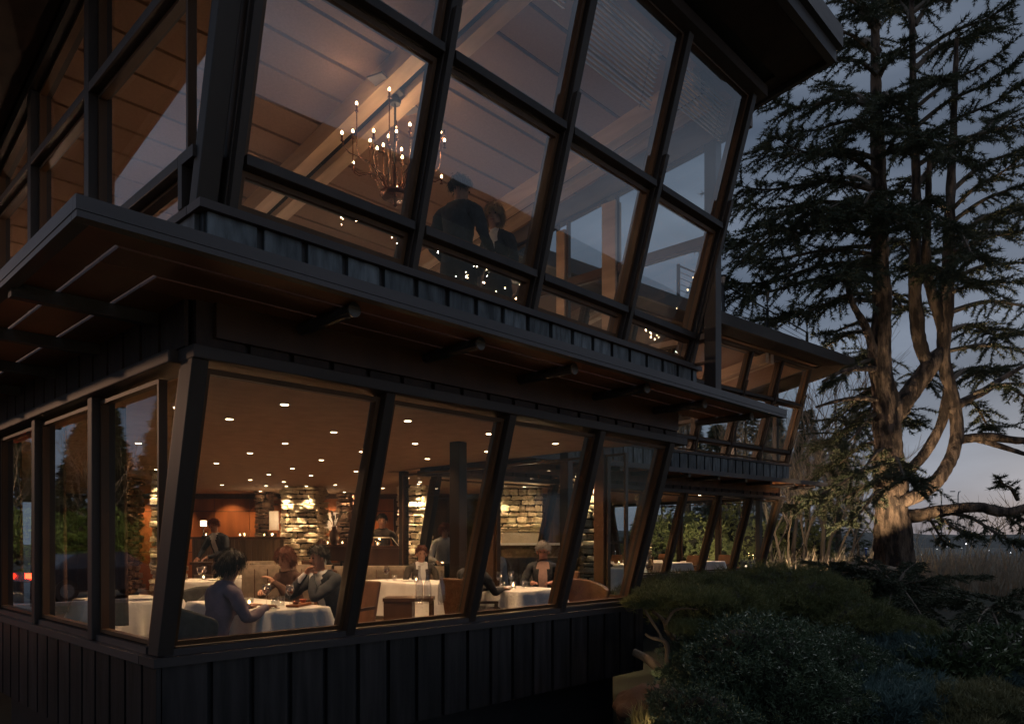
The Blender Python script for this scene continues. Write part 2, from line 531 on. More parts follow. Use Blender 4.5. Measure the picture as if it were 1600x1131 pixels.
    # ---- upper mullions with an outer fin over the lower half
    for i, x in enumerate(umulls):
        end = i in (0, len(umulls)-1)
        w = .044
        top = lambda y: roof_z(y) + .02
        zt = 6.62 - DROP
        p = []
        for z in (3.516, zt):
            y = lean2(z)
            p += [(x-w, y-.03, z), (x+w, y-.03, z), (x+w, y+.13, z), (x-w, y+.13, z)]
        b = MB().hexa(p).build('mullion', FRAME, root, bevel=.006)
        q = []
        for z in (3.516, 5.36):
            y = lean2(z)
            q += [(x-w*.62, y-.075, z), (x+w*.62, y-.075, z), (x+w*.62, y-.031, z), (x-w*.62, y-.031, z)]
        MB().hexa(q).build('outer_fin', FRAME, b)
        q = []
        for z in (3.52, 6.5-DROP):
            y = lean2(z)
            q += [(x-w*.8, y+.132, z), (x+w*.8, y+.132, z), (x+w*.8, y+.20, z), (x-w*.8, y+.20, z)]
        MB().hexa(q).build('inner_lining', FRAMEIN, b)
    for xa, xb in zip(umulls[:-1], umulls[1:]):
        for (za, zb) in ((3.56, 3.80), (3.87, 5.03), (5.12, 6.50-DROP)):
            window(root, xa+.055, xb-.055, lean2, za, zb, gp)
        for z in (3.835, 5.075):
            y = lean2(z)
            MB().box(xa+.054, xb-.054, y-.06, y+.11, z-.035, z+.035).build('transom', FRAME, root, bevel=.005)
            MB().box(xa+.054, xb-.054, y+.112, y+.15, z-.03, z+.03).build('transom_lining', FRAMEIN, root)
    yh = lean2(6.55-DROP)
    MB().hexa([(umulls[0]-.3, yh-.09, 6.50-DROP), (L+.2, yh-.09, 6.50-DROP), (L+.2, yh+.18, 6.46-DROP), (umulls[0]-.3, yh+.18, 6.46-DROP),
               (umulls[0]-.3, yh-.09, 6.62-DROP), (L+.2, yh-.09, 6.62-DROP), (L+.2, yh+.18, 6.60-DROP), (umulls[0]-.3, yh+.18, 6.60-DROP)]).build('window_head', CAP, root)
    return

def window(root, x0, x1, lean, z0, z1, gp, t=.035):
    f = MB()
    def quad(xa, xb, za, zb, d0, d1):
        f.hexa([(xa, lean(za)+d0, za), (xb, lean(za)+d0, za), (xb, lean(za)+d1, za), (xa, lean(za)+d1, za),
                (xa, lean(zb)+d0, zb), (xb, lean(zb)+d0, zb), (xb, lean(zb)+d1, zb), (xa, lean(zb)+d1, zb)])
    quad(x0, x1, z0, z0+t, .02, .075); quad(x0, x1, z1-t, z1, .02, .075)
    quad(x0, x0+t, z0+t, z1-t, .02, .075); quad(x1-t, x1, z0+t, z1-t, .02, .075)
    w = f.build('window', FRAMEIN, root)
    f2 = MB()
    p0, p1 = z0+t, z1-t
    f2.v = [(x0+t, lean(p0)+.05, p0), (x1-t, lean(p0)+.05, p0), (x1-t, lean(p1)+.05, p1), (x0+t, lean(p1)+.05, p1)]
    f2.f = [(0, 1, 2, 3)]
    f2.build('pane', gp, w)
    return w

def side_window(root, x, y0, y1, z0, z1, gp, t=.03, ztop=None):
    """upright window in the plane x=const; ztop(y) gives a raked head"""
    zt = (lambda y: z1) if ztop is None else ztop
    f = MB()
    f.box(x-.03, x+.03, y0, y1, z0, z0+t)
    f.hexa([(x-.03, y0, z0+t), (x+.03, y0, z0+t), (x+.03, y0+t, z0+t), (x-.03, y0+t, z0+t), (x-.03, y0, zt(y0)), (x+.03, y0, zt(y0)), (x+.03, y0+t, zt(y0+t)), (x-.03, y0+t, zt(y0+t))])
    f.hexa([(x-.03, y1-t, z0+t), (x+.03, y1-t, z0+t), (x+.03, y1, z0+t), (x-.03, y1, z0+t), (x-.03, y1-t, zt(y1-t)), (x+.03, y1-t, zt(y1-t)), (x+.03, y1, zt(y1)), (x-.03, y1, zt(y1))])
    f.hexa([(x-.03, y0+t, zt(y0+t)-t), (x+.03, y0+t, zt(y0+t)-t), (x+.03, y1-t, zt(y1-t)-t), (x-.03, y1-t, zt(y1-t)-t), (x-.03, y0+t, zt(y0+t)), (x+.03, y0+t, zt(y0+t)), (x+.03, y1-t, zt(y1-t)), (x-.03, y1-t, zt(y1-t))])
    w = f.build('window', FRAMEIN, root)
    g = MB(); g.v = [(x, y0+t, z0+t), (x, y1-t, z0+t), (x, y1-t, zt(y1-t)-t), (x, y0+t, zt(y0+t)-t)]; g.f = [(0, 1, 2, 3)]
    g.build('pane', gp, w)
    return w

W1 = empty('restaurant_building', (0, 0, 0), 0, 'nearest wing of the two storey dark timber restaurant, glass walls leaning outward', 'building')
M1 = [.03, 1.57, 3.0, 4.42, 5.87, 6.12][:5]
M1 = [.03, 1.57, 3.0, 4.42, 5.83]
U1 = [.18, 1.69, 3.14, 4.62, 6.05]
build_wing(W1, 6.0, M1, U1, True, True)

# upright left side of the near wing
LMY = [1.33, 3.0, 4.6, 6.2, 7.8]
prev = .05
for y in LMY:
    side_window(W1, .04, prev + (.06 if prev > .1 else .0), y-.06, .60, 2.50, PANE)
    b = MB().box(-.05, .13, y-.055, y+.055, .54, 2.53).build('mullion', FRAME, W1, bevel=.006)
    prev = y
# the strip between the corner's foot and its leaning head
f = MB(); f.v = [(.04, .0, .62), (.04, .048, .62), (.04, .048, 2.5), (.04, -.53, 2.5)]; f.f = [(0, 1, 2, 3)]
f.build('corner_pane', PANE, W1)
zr = lambda y: roof_z(y) + .04
prev = -.50
for i, y in enumerate([1.38, 3.1, 4.7, 6.3, 7.9]):
    for (za, zb) in ((3.55, 3.80), (3.87, 5.03)):
        side_window(W1, .04, prev+.06, y-.06, za, zb, PANE)
    side_window(W1, .04, prev+.06, y-.06, 5.12, 0, PANE, ztop=lambda q: zr(q)-.10)
    for z in (3.835, 5.075):
        MB().box(-.06, .11, prev+.055, y-.055, z-.038, z+.038).build('transom', FRAME, W1, bevel=.005)
    MB().hexa([(-.06, y-.055, 3.516), (.12, y-.055, 3.516), (.12, y+.055, 3.516), (-.06, y+.055, 3.516),
               (-.06, y-.055, zr(y)), (.12, y-.055, zr(y)), (.12, y+.055, zr(y)), (-.06, y+.055, zr(y))]).build('mullion', FRAME, W1)
    MB().hexa([(-.07, prev, zr(prev)-.09), (.13, prev, zr(prev)-.09), (.13, y, zr(y)-.09), (-.07, y, zr(y)-.09),
               (-.07, prev, zr(prev)+.03), (.13, prev, zr(prev)+.03), (.13, y, zr(y)+.03), (-.07, y, zr(y)+.03)]).build('window_head', FRAME, W1)
    prev = y
# corner column upstairs: leans with the front
p = []
for z in (3.516, 6.7):
    y = lean2(z)
    p += [(-.04, y-.02, z), (.10, y-.02, z), (.10, y+.10, z), (-.04, y+.10, z)]
MB().hexa(p).build('corner_column', FRAME, W1, bevel=.008)
g = MB(); g.v = [(.04, lean2(3.56)+.10, 3.56), (.04, -.46, 3.56), (.04, -.46, 6.38), (.04, lean2(6.5)+.10, 6.5)]; g.f = [(0, 1, 2, 3)]
g.build('corner_pane', PANE, W1)
for z in (3.835, 5.075):
    MB().box(-.06, .11, lean2(z)+.08, -.447, z-.038, z+.038).build('transom', FRAME, W1)
MB().box(-.06, .11, -.51, -.45, 3.516, 3.80).build('glazing_bar', FRAME, W1)

# roof with deep eaves
rf = MB()
def slab(x0, x1, y0, y1, dz0, dz1, mb):
    mb.hexa([(x0, y0, roof_z(y0)+dz0), (x1, y0, roof_z(y0)+dz0), (x1, y1, roof_z(y1)+dz0), (x0, y1, roof_z(y1)+dz0),
             (x0, y0, roof_z(y0)+dz1), (x1, y0, roof_z(y0)+dz1), (x1, y1, roof_z(y1)+dz1), (x0, y1, roof_z(y1)+dz1)])
slab(-.95, 6.42, -2.22, 10.5, .12, .34, rf)
roof = rf.build('roof', ROOFM, W1)
so = MB(); slab(-.92, 6.39, -2.19, -1.72, .075, .118, so); slab(-.92, -.09, -1.715, 10.5, .075, .118, so); slab(6.19, 6.39, -1.715, 10.5, .075, .118, so)
so.build('eave_soffit', EAVE, roof)
so = MB(); slab(-1.01, 6.48, -2.30, -2.222, .02, .36, so); slab(6.422, 6.48, -2.22, 10.5, .02, .36, so); slab(-1.01, -.952, -2.22, 10.5, .02, .36, so)
so.build('fascia', ROOFM, roof)
so = MB(); slab(-1.03, 6.52, -2.36, -2.302, .17, .39, so); slab(6.482, 6.52, -2.30, 10.5, .17, .39, so)
so.build('gutter', ROOFM, roof)

# ceiling upstairs: fibre boards with dark joints, on rows across the slope
cl = MB(); slab(.13, 6.05, -1.5, 9.5, .06, .115, cl)
UC = cl.build('ceiling', JOINT); tag(UC, 'sloping fibre board ceiling of the upper room with dark joints', kind='structure')
yy = -1.52
cb = None
while yy < 9.3:
    for (xa, xb) in ((.15, 2.62), (2.90, 5.33), (5.60, 6.04)):
        o = MB(); slab(xa, xb, yy+.020, yy+.410, .02, .058, o)
        o.build('ceiling_panel', FIBER, UC)
    yy += .43
# glulam rafters in pairs with a dark slot between
for xc in (2.72, 5.44):
    for dx in (-.145, .145):
        o = MB()
        a = xc+dx-.085; b = xc+dx+.085
        slab(a, b, -1.22, 9.0, -.20, .02, o); o.build('rafter', GLULAM, W1)
    o = MB(); slab(xc-.058, xc+.058, -1.20, 9.0, -.12, .0, o); o.build('rafter_slot', JOINT, W1)

# glazed end wall upstairs, posts and rails
EX = 6.1
for y in (-.98, .52, 1.36, 3.2, 5.0):
    w = .11 if y == .52 else .075
    zt = roof_z(y) - .35
    MB().box(EX-.07, EX+.07, y-w, y+w, 3.0, zt).build('end_post', GLULAM if y > 0 else FRAME, W1)
o = MB()
o.hexa([(EX-.08, -1.45, 6.20), (EX+.08, -1.45, 6.20), (EX+.08, 9, 5.02), (EX-.08, 9, 5.02),
        (EX-.08, -1.45, roof_z(-1.45)+.06), (EX+.08, -1.45, roof_z(-1.45)+.06), (EX+.08, 9, roof_z(9)+.06), (EX-.08, 9, roof_z(9)+.06)])
o.build('end_header', mat('grey_brown_timber', (.20, .165, .15), .5, .25, 4, (1, .2, 1), .1), W1)
pv = -1.0
for y in (.52, 1.36, 3.2, 5.0):
    MB().box(EX-.04, EX+.04, pv+.08, y-.08, 4.95, 5.03).build('end_rail', FRAMEIN, W1)
    MB().box(EX-.04, EX+.04, pv+.08, y-.08, 3.80, 3.87).build('end_rail', GLULAM, W1)
    for (a, b) in ((3.5, 3.80), (3.87, 4.95)):
        side_window(W1, EX, pv+.08, y-.08, a, b, PANE2)
    side_window(W1, EX, pv+.08, y-.08, 5.03, 0, PANE2, ztop=lambda q: 6.20 - (q+1.45)*.113)
    pv = y
MB().box(EX-.1, EX+.08, -.6, 5.1, 3.0, 3.5).build('end_parapet', COPPER, W1)
MB().box(EX-.1, EX+.10, 5.1, 9.0, 3.0, 5.6).build('end_wall', DARKW, W1)

# lower end wall of the near wing, glass again
for (ya, yb) in ((.2, .52), (.68, 2.6), (2.75, 4.9)):
    side_window(W1, 6.0, ya, yb, .60, 2.5, PANE2)
MB().box(5.92, 6.08, .52, .68, .0, 2.6).build('end_post', DARKW, W1)
MB().box(5.92, 6.08, 2.6, 2.75, .0, 2.6).build('end_post', DARKW, W1)
MB().box(5.9, 6.04, .225, 5.0, -.30, .59).build('end_apron', CLAD, W1)

# floors and ceilings
UF = MB().box(.14, 5.98, -.58, 9.5, 2.70, 2.99).build('upper_floor', DARKW); tag(UF, 'floor slab of the upper room', kind='structure')
FL = MB().box(.225, 5.9, .23, 5.6, -.2, .0).box(.225, 19, 5.602, 22, -.2, .0).build('dining_room_floor', FLOORM); tag(FL, 'dark floor of the lower dining room', kind='structure')
CE = MB().box(.135, 6.1, -.40, 5.58, 2.60, 2.69).box(.135, 20, 5.582, 23, 2.60, 2.69).build('dining_room_ceiling', CEILL); tag(CE, 'brown plaster ceiling of the lower dining room', kind='structure')

# window blinds rolled half down upstairs
def blind(x0, x1, zlow, label):
    b = empty('window_blind', ((x0+x1)/2, 0, 6.4), 0, label, 'blind', 'slatted blinds inside the upper windows')
    z = 6.44
    SL = mat('pale_blind_slat', (.34, .33, .33), .6, .1)
    while z > zlow:
        y = lean2(z)+.24
        ubox('slat', SL, b, x0-(x0+x1)/2, x1-(x0+x1)/2, y-.018, y+.018, z-6.4-.004, z-6.4+.004, (R(25), 0, 0))
        z -= .042
    for s in (-.38, .38):
        xx = (x1-x0)*s
        MB().bar((xx, lean2(6.46)+.24, .06), (xx, lean2(zlow)+.24, zlow-6.4), .004, .004).build('cord', BLACK, b)
blind(1.80, 3.04, 6.10, 'short slatted blind in the pane right of the chandelier')
blind(3.25, 4.52, 5.82, 'longest slatted blind, in the third pane under the eave')
blind(4.73, 5.95, 6.05, 'slatted blind in the last pane next to the roof corner')

# ---- far wing
ang = math.atan2(-.1, .995)
W2 = empty('restaurant_wing', (6.25, 5.12, -.06), ang, 'far lower wing of the restaurant behind the near one, with its own canopy', 'building')
L2 = 11.9
DROP = .45
m2 = [L2 - 1.45*i for i in range(8, -1, -1)]
build_wing(W2, L2, m2, [v+.1 for v in m2], False, False)
rf = MB(); slab(-.2, L2+1.2, -2.0, 7, -.02, .16, rf); r2 = rf.build('roof', ROOFM, W2)
so = MB(); slab(-.2, L2+1.16, -1.97, -1.66, -.06, -.022, so); slab(L2+.2, L2+1.16, -1.655, 7, -.06, -.022, so); so.build('eave_soffit', EAVE, r2)
so = MB(); slab(-.2, L2+1.25, -2.06, -2.002, -.08, .18, so); slab(L2+1.2, L2+1.25, -2.0, 7, -.08, .18, so); so.build('fascia', ROOFM, r2)
so = MB(); slab(.0, L2, -1.6, 7, -.06, -.022, so); so.build('ceiling_boards', FIBER, r2)
for xc in (3.5, 6.6, 9.7):
    for dx in (-.12, .12):
        o = MB(); slab(xc+dx-.07, xc+dx+.07, -1.5, 6.5, -.30, -.06, o); o.build('rafter', GLULAM, W2)
MB().box(.0, L2-.1, -.55, 7, 2.72, 2.99).build('floor_slab', DARKW, W2)
MB().box(.2, L2-.12, -.38, 6.9, 2.70, 2.717).build('lower_ceiling', CEILL, W2)
for y in (.05, 1.4, 2.8, 4.2, 5.6):                    # glazed right end
    MB().box(L2-.05, L2+.08, y, y+.12, -.3, 2.6).build('end_post', FRAME, W2)
    MB().box(L2-.02, L2+.10, y-.5, y-.38, 3.0, roof_z(y)-.1).build('end_post', FRAME, W2)
for z in (.0, .5, 2.53, 3.45, 5.05):
    MB().box(L2-.02, L2+.06, .18, 6, z, z+.09).build('end_rail', FRAME, W2)
for (a, b) in ((.18, 1.39), (1.53, 2.79), (2.93, 4.19)):
    side_window(W2, L2+.02, a, b, .6, 2.5, PANE2)
for x in (6.3, 7.8, 9.3, 10.8):                        # back glass wall
    MB().bar((x, 4.2, .0), (x, 4.75, 2.6), .10, .14, (0, 1, 0)).build('back_post', FRAME, W2)
    MB().box(x-.7, x+.7, 4.40, 4.48, 1.30, 1.38).build('back_rail', FRAME, W2)

# ================================================================== lamps of the dining room
DLG = 'recessed downlights in the dining room ceiling'
dl0 = empty('ceiling_light', (1.40, .78, 2.60), 0, 'recessed downlight nearest the glass corner', 'ceiling light', DLG)
MB().lathe([(.036, -.004), (.054, -.010), (.054, 0.)], n=18).build('trim_ring', STEEL, dl0)
MB().lathe([(.001, -.011), (.034, -.011), (.034, -.006)], n=16).build('lens', DOWNL, dl0)
DL = [(1.43, 1.93), (2.68, 1.95), (2.76, .70), (4.0, .75), (3.96, 2.06), (4.0, 3.28), (2.8, 3.25), (1.45, 3.25), (1.5, 4.6), (3.0, 4.58), (4.2, 4.64), (5.2, .75),
      (5.2, 2.0), (5.22, 3.32), (5.4, 4.7), (3.3, 6.3), (4.6, 6.2), (5.67, 5.85), (1.9, 6.4), (5.57, 7.2), (4.91, 7.6), (7.2, 6.3), (5.26, 9.01), (6.0, 8.98), (7.26, 8.96), (8.62, 9.02),
      (6.3, 10.3), (3.6, 8.6), (5.5, 10.8), (8.02, 6.9), (9.6, 8.2), (11.4, 6.9), (12.4, 9.6), (9.9, 6.6), (13.6, 7.2), (2.4, 8.2)]
DLI = []
for i, (x, y) in enumerate(DL):
    c = copy_tree(dl0, None, (x, y, 2.60))
    P_ = Vector((x, y, 2.6)) - CAM
    px = 800 + 1154*P_.dot(RT)/P_.dot(FW); py = 843 - 1154*P_.z/P_.dot(FW)
    DLI.append((P_.dot(FW), px, c))
DLI.sort(key=lambda t: t[0])
ORD = ['first', 'second', 'third', 'fourth', 'fifth', 'sixth', 'seventh', 'eighth', 'ninth', 'tenth']
for rw in range(0, len(DLI), 6):
    row = sorted(DLI[rw:rw+6], key=lambda t: t[1])
    for q, t in enumerate(row):
        t[2]['label'] = 'recessed downlight, %s from the left in the %s row back from the glass' % (ORD[q], ORD[rw//6])
for i, (lx, ly) in enumerate([(2.2, 1.2), (4.4, 1.2), (6.6, 1.2), (8.8, 1.2), (10.6, 1.2), (5.5, 3.0), (8.0, 3.0), (10.2, 3.0)]):
    q_ = W2.matrix_basis @ Vector((lx, ly, 2.70)); spot_light(q_ - Vector((0, 0, .05)), q_ - Vector((0, 0, 2)), 60, 130, .9, WARM, .04, name='downlight_beam')
    c = copy_tree(dl0, None, q_); c['label'] = 'recessed downlight in the far wing, %s counted from the left' % ORD[i]; c['group'] = 'recessed downlights of the far wing'
for i, (x, y) in enumerate([(1.40, .78)] + DL):
    spot_light((x, y, 2.57), (x, y, 0), 34 if i % 3 else 44, 125, .9, WARM, .04, name='downlight_beam')

# ------------------------------------------------------------------ chandelier
def chandelier():
    H = Vector((2.72, .86, 5.93))
    r = empty('chandelier', H, 0, 'many armed copper chandelier with candle bulbs, hung from the paired wood beam', 'chandelier')
    r.rotation_euler = (0, 0, R(18)); r.scale = (1.08, 1.08, .90)
    MB().box(-.34, .34, -.085, .085, .105, .125).build('mounting_plate', mat('plate_grey', (.14, .12, .12), .5), r)
    MB().lathe([(.05, .0), (.06, .03), (.03, .105)], n=14).build('canopy_cup', BLACK, r)
    MB().tube([(0, 0, .02), (0, 0, -1.02)], .012, 8).build('stem', BLACK, r)
    MB().lathe([(.02, -1.10), (.13, -1.09), (.15, -1.06), (.15, -1.04), (.03, -1.02)], n=22).build('hub', BRASS, r)
    MB().lathe([(.002, -1.2), (.02, -1.18), (.012, -1.15), (.03, -1.1)], n=12).build('finial', BRASS, r)
    rr = random.Random(3)
    tiers = [(.42, 7, -.22, .0), (.30, 5, -.42, .35), (.18, 4, -.60, .2), (.52, 6, -.62, .6)]
    n = 0
    for (rad, cnt, ztop, ph) in tiers:
        for k in range(cnt):
            a = ph + 2*math.pi*k/cnt + rr.uniform(-.1, .1)
            zt = ztop + rr.uniform(-.07, .09); rd = rad*rr.uniform(.9, 1.08)
            c, s = math.cos(a), math.sin(a); zb = -.98 + .35*(rad-.17)/.27 * rr.uniform(.5, 1.0)
            pts = [(.06*c, .06*s, -1.05), (.5*rd*c, .5*rd*s, zb-.02), (.86*rd*c, .86*rd*s, zb), (.97*rd*c, .97*rd*s, zb+.05), (rd*c, rd*s, zb+.13), (rd*c, rd*s, zt-.05)]
            arm = MB().tube(pts, .0065, 6).build('arm', BRASS, r, smooth=True)
            MB().lathe([(.004, zt-.075), (.017, zt-.07), (.017, zt-.062), (.010, zt-.058), (.010, zt)], (rd*c, rd*s, 0), 8).build('candle_sleeve', BRASS, arm)
            MB().lathe([(.005, zt), (.011, zt+.014), (.010, zt+.028), (.003, zt+.044)], (rd*c, rd*s, 0), 8).build('bulb', BULB, arm)
            n += 1
            if n % 4 == 0:
                point_light((rd*c, rd*s, zt+.075), 1.2, (1, .62, .34), .03, r, 'chandelier_glow')
chandelier()

# added lamps, unseen below the sight line, to brighten the upper ceilings
def uplighter(x, y, power, label):
    o = empty('added_uplighter', (x, y, 2.99), 0, label, 'added lamp', 'added uplighters of the upper room')
    MB().lathe([(.15, 0), (.15, .02), (.02, .03)], n=18).build('base', BLACK, o)
    MB().tube([(0, 0, .02), (0, 0, .62)], .012, 8).build('pole', BLACK, o)
    MB().lathe([(.03, .60), (.10, .66), (.13, .72), (.115, .72), (.03, .64)], n=18).build('bowl', BRASS, o)
    point_light((0, 0, .86), power*.85, (1, .66, .45), .10, o, 'added_uplight_glow')
uplighter(1.6, 2.4, 11, 'added unseen brass uplighter near the left glass of the upper room')
uplighter(4.1, 1.6, 12, 'added unseen brass uplighter in the middle of the upper room')
uplighter(4.2, 5.6, 16, 'added unseen brass uplighter at the back of the upper room')
uplighter(1.2, 6.4, 17, 'added unseen brass uplighter in the back left of the upper room')
for i, (x, y) in enumerate([(2.0, 2.5), (5.0, 2.5), (8.0, 2.5), (10.6, 2.2)]):
    p_ = W2.matrix_basis @ Vector((x, y, 3.0))
    uplighter(p_.x, p_.y, 55, 'brass floor uplighter number %s along the far wing\'s upper room' % ['one', 'two', 'three', 'four'][i])

# ================================================================== inside: walls, pillars, furniture
VR = math.atan2(RT.y, RT.x)           # turn of things that stand square to the view line
def stone_variants():
    out = []
    r_ = random.Random(2)
    for i in range(9):
        bm = bmesh.new(); bmesh.ops.create_cube(bm, size=1)
        bmesh.ops.bevel(bm, geom=bm.edges[:], offset=.16, segments=1, affect='EDGES')
        for v in bm.verts:
            v.co += Vector((r_.uniform(-.09, .09), r_.uniform(-.09, .09), r_.uniform(-.10, .10)))
        me = bpy.data.meshes.new('stone'); bm.to_mesh(me); bm.free(); me.materials.append(STONE); me.shade_flat(); out.append(me)
    return out
STV = stone_variants()
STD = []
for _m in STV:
    _c = _m.copy(); _c.materials[0] = mat('shaded_rubble_stone', (.20, .11, .065), .9, .35, 9, bump=.6); STD.append(_c)  # darker copy of the stone: shade painted in for the weakly lit pillars
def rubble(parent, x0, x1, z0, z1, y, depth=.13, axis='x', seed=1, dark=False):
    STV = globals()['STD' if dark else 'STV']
    r_ = random.Random(seed); z = z0
    while z < z1 - .04:
        h = min(r_.choice([.05, .07, .085, .11, .14, .17]), z1-z)
        x = x0 - r_.uniform(0, .05)
        while x < x1:
            w = r_.uniform(.12, .34) * (1.0 if h < .1 else .85)
            if x + w > x1 - .06: w = x1 - x + r_.uniform(-.02, .03)
            p = r_.uniform(-.06, .06)
            hh = h*r_.uniform(.70, .98)
            if axis == 'x':
                inst(r_.choice(STV), 'stone', parent, (x+w/2, y-p, z+h/2), (w*.95, depth, hh), (r_.uniform(-.05, .05), r_.uniform(-.06, .06), r_.uniform(-.05, .05)))
            else:
                inst(r_.choice(STV), 'stone', parent, (y-p, x+w/2, z+h/2), (depth, w*.95, hh), (r_.uniform(-.05, .05), r_.uniform(-.06, .06), r_.uniform(-.05, .05)))
            x += w
        z += h
def stone_pillar(px, D, w, d, label, h=2.6, rz=None, seed=1, lights=((-.2, 30), (.2, 30)), sides=True):
    p = at(px, 843, D)
    o = empty('stone_pillar', (p.x, p.y, 0), VR if rz is None else rz, label, 'stone pillar')
    MB().box(-w/2+.05, w/2-.05, .02, d-.02, 0, h-.01).build('core', MORTAR, o)
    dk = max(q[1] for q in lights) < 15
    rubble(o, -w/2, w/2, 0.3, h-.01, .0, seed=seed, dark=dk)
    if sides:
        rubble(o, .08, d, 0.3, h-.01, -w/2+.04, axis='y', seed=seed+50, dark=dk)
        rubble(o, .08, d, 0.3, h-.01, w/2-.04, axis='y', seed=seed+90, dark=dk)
    for (dx, pw) in lights:
        pw *= 2.1
        q = o.matrix_basis @ Vector((dx, -.20, h-.05)); t = o.matrix_basis @ Vector((dx, -.04, h-1.5))
        spot_light(q, t, pw, 62, .5, (1, .74, .42), .03, name='pillar_light')
        li = copy_tree(dl0, None, (q.x, q.y, 2.60)); li['label'] = 'accent downlight over the %s side of the %s' % ('left' if dx < 0 else 'right', ' '.join(label.split()[:5]))
        li['group'] = 'accent lights over the stonework'
    return o
stone_pillar(469, 17.2, .84, .7, 'wide floodlit stone pillar behind the seated couple', seed=3, lights=((-.26, 60), (.2, 60)))
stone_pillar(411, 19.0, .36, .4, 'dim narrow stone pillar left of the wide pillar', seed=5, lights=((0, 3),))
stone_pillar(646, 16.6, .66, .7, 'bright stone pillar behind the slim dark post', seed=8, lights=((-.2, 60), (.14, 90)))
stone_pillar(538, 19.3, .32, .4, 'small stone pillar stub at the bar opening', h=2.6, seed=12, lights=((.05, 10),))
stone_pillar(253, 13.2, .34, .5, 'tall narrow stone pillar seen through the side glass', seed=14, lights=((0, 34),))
stone_pillar(197, 14.6, .22, .4, 'dim stone pillar at the left end of the wood wall', seed=18, lights=((0, 6),))
stone_pillar(900, 14.6, .42, .4, 'stone pillar between the two right hand mullions', seed=21, lights=((0, 50),))
stone_pillar(922, 13.2, .30, .4, 'slim stone pillar nearest the end glass', seed=23, lights=((0, 36),))
stone_pillar(1008, 19.0, .3, .4, 'far stone pillar inside the second wing', seed=29, lights=((0, 40),))

# stone wall right of the second mullion
p = at(806, 843, 17.6)
SW = empty('stone_wall', (p.x, p.y, 0), VR, 'long stone wall with washed light behind the grey haired diner', 'stone wall')
MB().box(-.62, .62, .03, .3, 0, 2.59).build('core', MORTAR, SW)
rubble(SW, -.62, .62, .9, 2.58, 0, seed=31)
for dx, pw in ((-.35, 70), (.2, 14)):
    q = SW.matrix_basis @ Vector((dx, -.35, 2.55)); t = SW.matrix_basis @ Vector((dx, -.02, 1.0))
    spot_light(q, t, pw, 70, .6, (1, .74, .42), .03, name='wall_light')
    li = copy_tree(dl0, None, (q.x, q.y, 2.60)); li['label'] = 'accent downlight grazing the %s end of the stone wall' % ('bright' if dx < 0 else 'dim'); li['group'] = 'accent lights over the stonework'

# panelled back wall: separate sheets of cherry veneer with open joints
p = at(320, 843, 20.0)
BW = empty('panelled_wall', (p.x, p.y, 0), VR, 'back wall of the dining room in warm cherry veneer panels', 'wall')
def bx_(px): return (px-320)/1154*20.0
MB().box(bx_(60), bx_(935), .06, .14, 0, 2.6).build('backing', DARKW, BW)
edges = [75, 120, 165, 205, 245, 290, 335, 390, 440, 500, 548, 585, 615, 680, 700, 760, 830, 880, 930]
for a, b in zip(edges[:-1], edges[1:]):
    m = WOODP if (200 <= a < 440 or 500 <= a < 600) else (RIB if a >= 760 else DARKW)
    for (za, zb) in ((.02, 1.02), (1.04, 2.12), (2.14, 2.47)):
        MB().box(bx_(a)+.008, bx_(b)-.008, .02, .058, za, zb).build('veneer_panel', m, BW)
MB().box(bx_(60), bx_(935), -.10, .055, 2.475, 2.595).build('cornice', DARKW, BW)
for a in (225, 270, 362, 415, 520, 560):
    q = BW.matrix_basis @ Vector((bx_(a), -.55, 2.56)); t = BW.matrix_basis @ Vector((bx_(a), -.0, 1.2))
    spot_light(q, t, 38, 95, .9, WARM, .03, name='wall_light')
# closed left and far sides of the hall
MB().box(.14, .3, 10.2, 22, 0, 2.6).build('side_wall', DARKW); tag(bpy.data.objects['side_wall'], 'dark inner wall on the left side of the hall', kind='structure')
# bright serving hatch
p = at(514, 812, 19.4)
HT = empty('serving_hatch', (p.x, p.y, 0), VR, 'brightly lit serving hatch between wood panels and small pillar', 'hatch')
MB().box(-.26, .26, .0, .04, 1.60, 2.08).build('lit_tiles', mat('cream_tiles', (.75, .62, .48), .4, .1), HT)
MB().box(-.30, .30, -.08, .03, 1.52, 1.598).build('shelf', WOODP, HT)
point_light((0, -.45, 1.9), 6, (1, .72, .45), .05, HT, 'hatch_light')
p = at(428, 812, 18.6)
HT2 = copy_tree(HT, None, (p.x, p.y, 0)); HT2['label'] = 'narrow lit hatch just left of the wide stone pillar'
HT2.scale = (.45, 1, 1)

# low partitions, consoles and the bar
def partition(px0, px1, D, ztop, m, label, name='partition', ribs=True, zlow=0.0, cat='partition'):
    p = at((px0+px1)/2, 843, D); w = (px1-px0)/1154*D
    o = empty(name, (p.x, p.y, 0), VR, label, cat)
    MB().box(-w/2, w/2, .0, .22, zlow, ztop-.05).build('body', m, o)
    MB().box(-w/2-.03, w/2+.03, -.03, .25, ztop-.048, ztop).build('top_board', DARKW, o)
    if ribs:
        n = int(w/.11)
        for i in range(n):
            x = -w/2 + (i+.5)*w/n
            ubox('rib', m, o, x-.035, x+.035, -.022, -.001, zlow, ztop-.06)
    return o
pa = partition(300, 438, 15.2, 1.42, RIB, 'ribbed wooden partition with votive glasses along its top')
pb = partition(563, 624, 13.6, 1.25, DARKW, 'dark service counter with a glass guard left of the slim post', 'service_counter', False, cat='counter')
pc = partition(500, 566, 16.2, 1.26, DARKW, 'dark console with a tan lower panel behind the couple', 'console', False, .9, cat='console')
MB().box(-.42, .42, .05, .12, .35, .85).build('tan_panel', mat('tan_panel', (.30, .21, .14), .7), pc)
for x in (-.44, .0, .44): MB().box(x-.02, x+.02, .0, .2, 0, .9).build('leg', BLACK, pc)
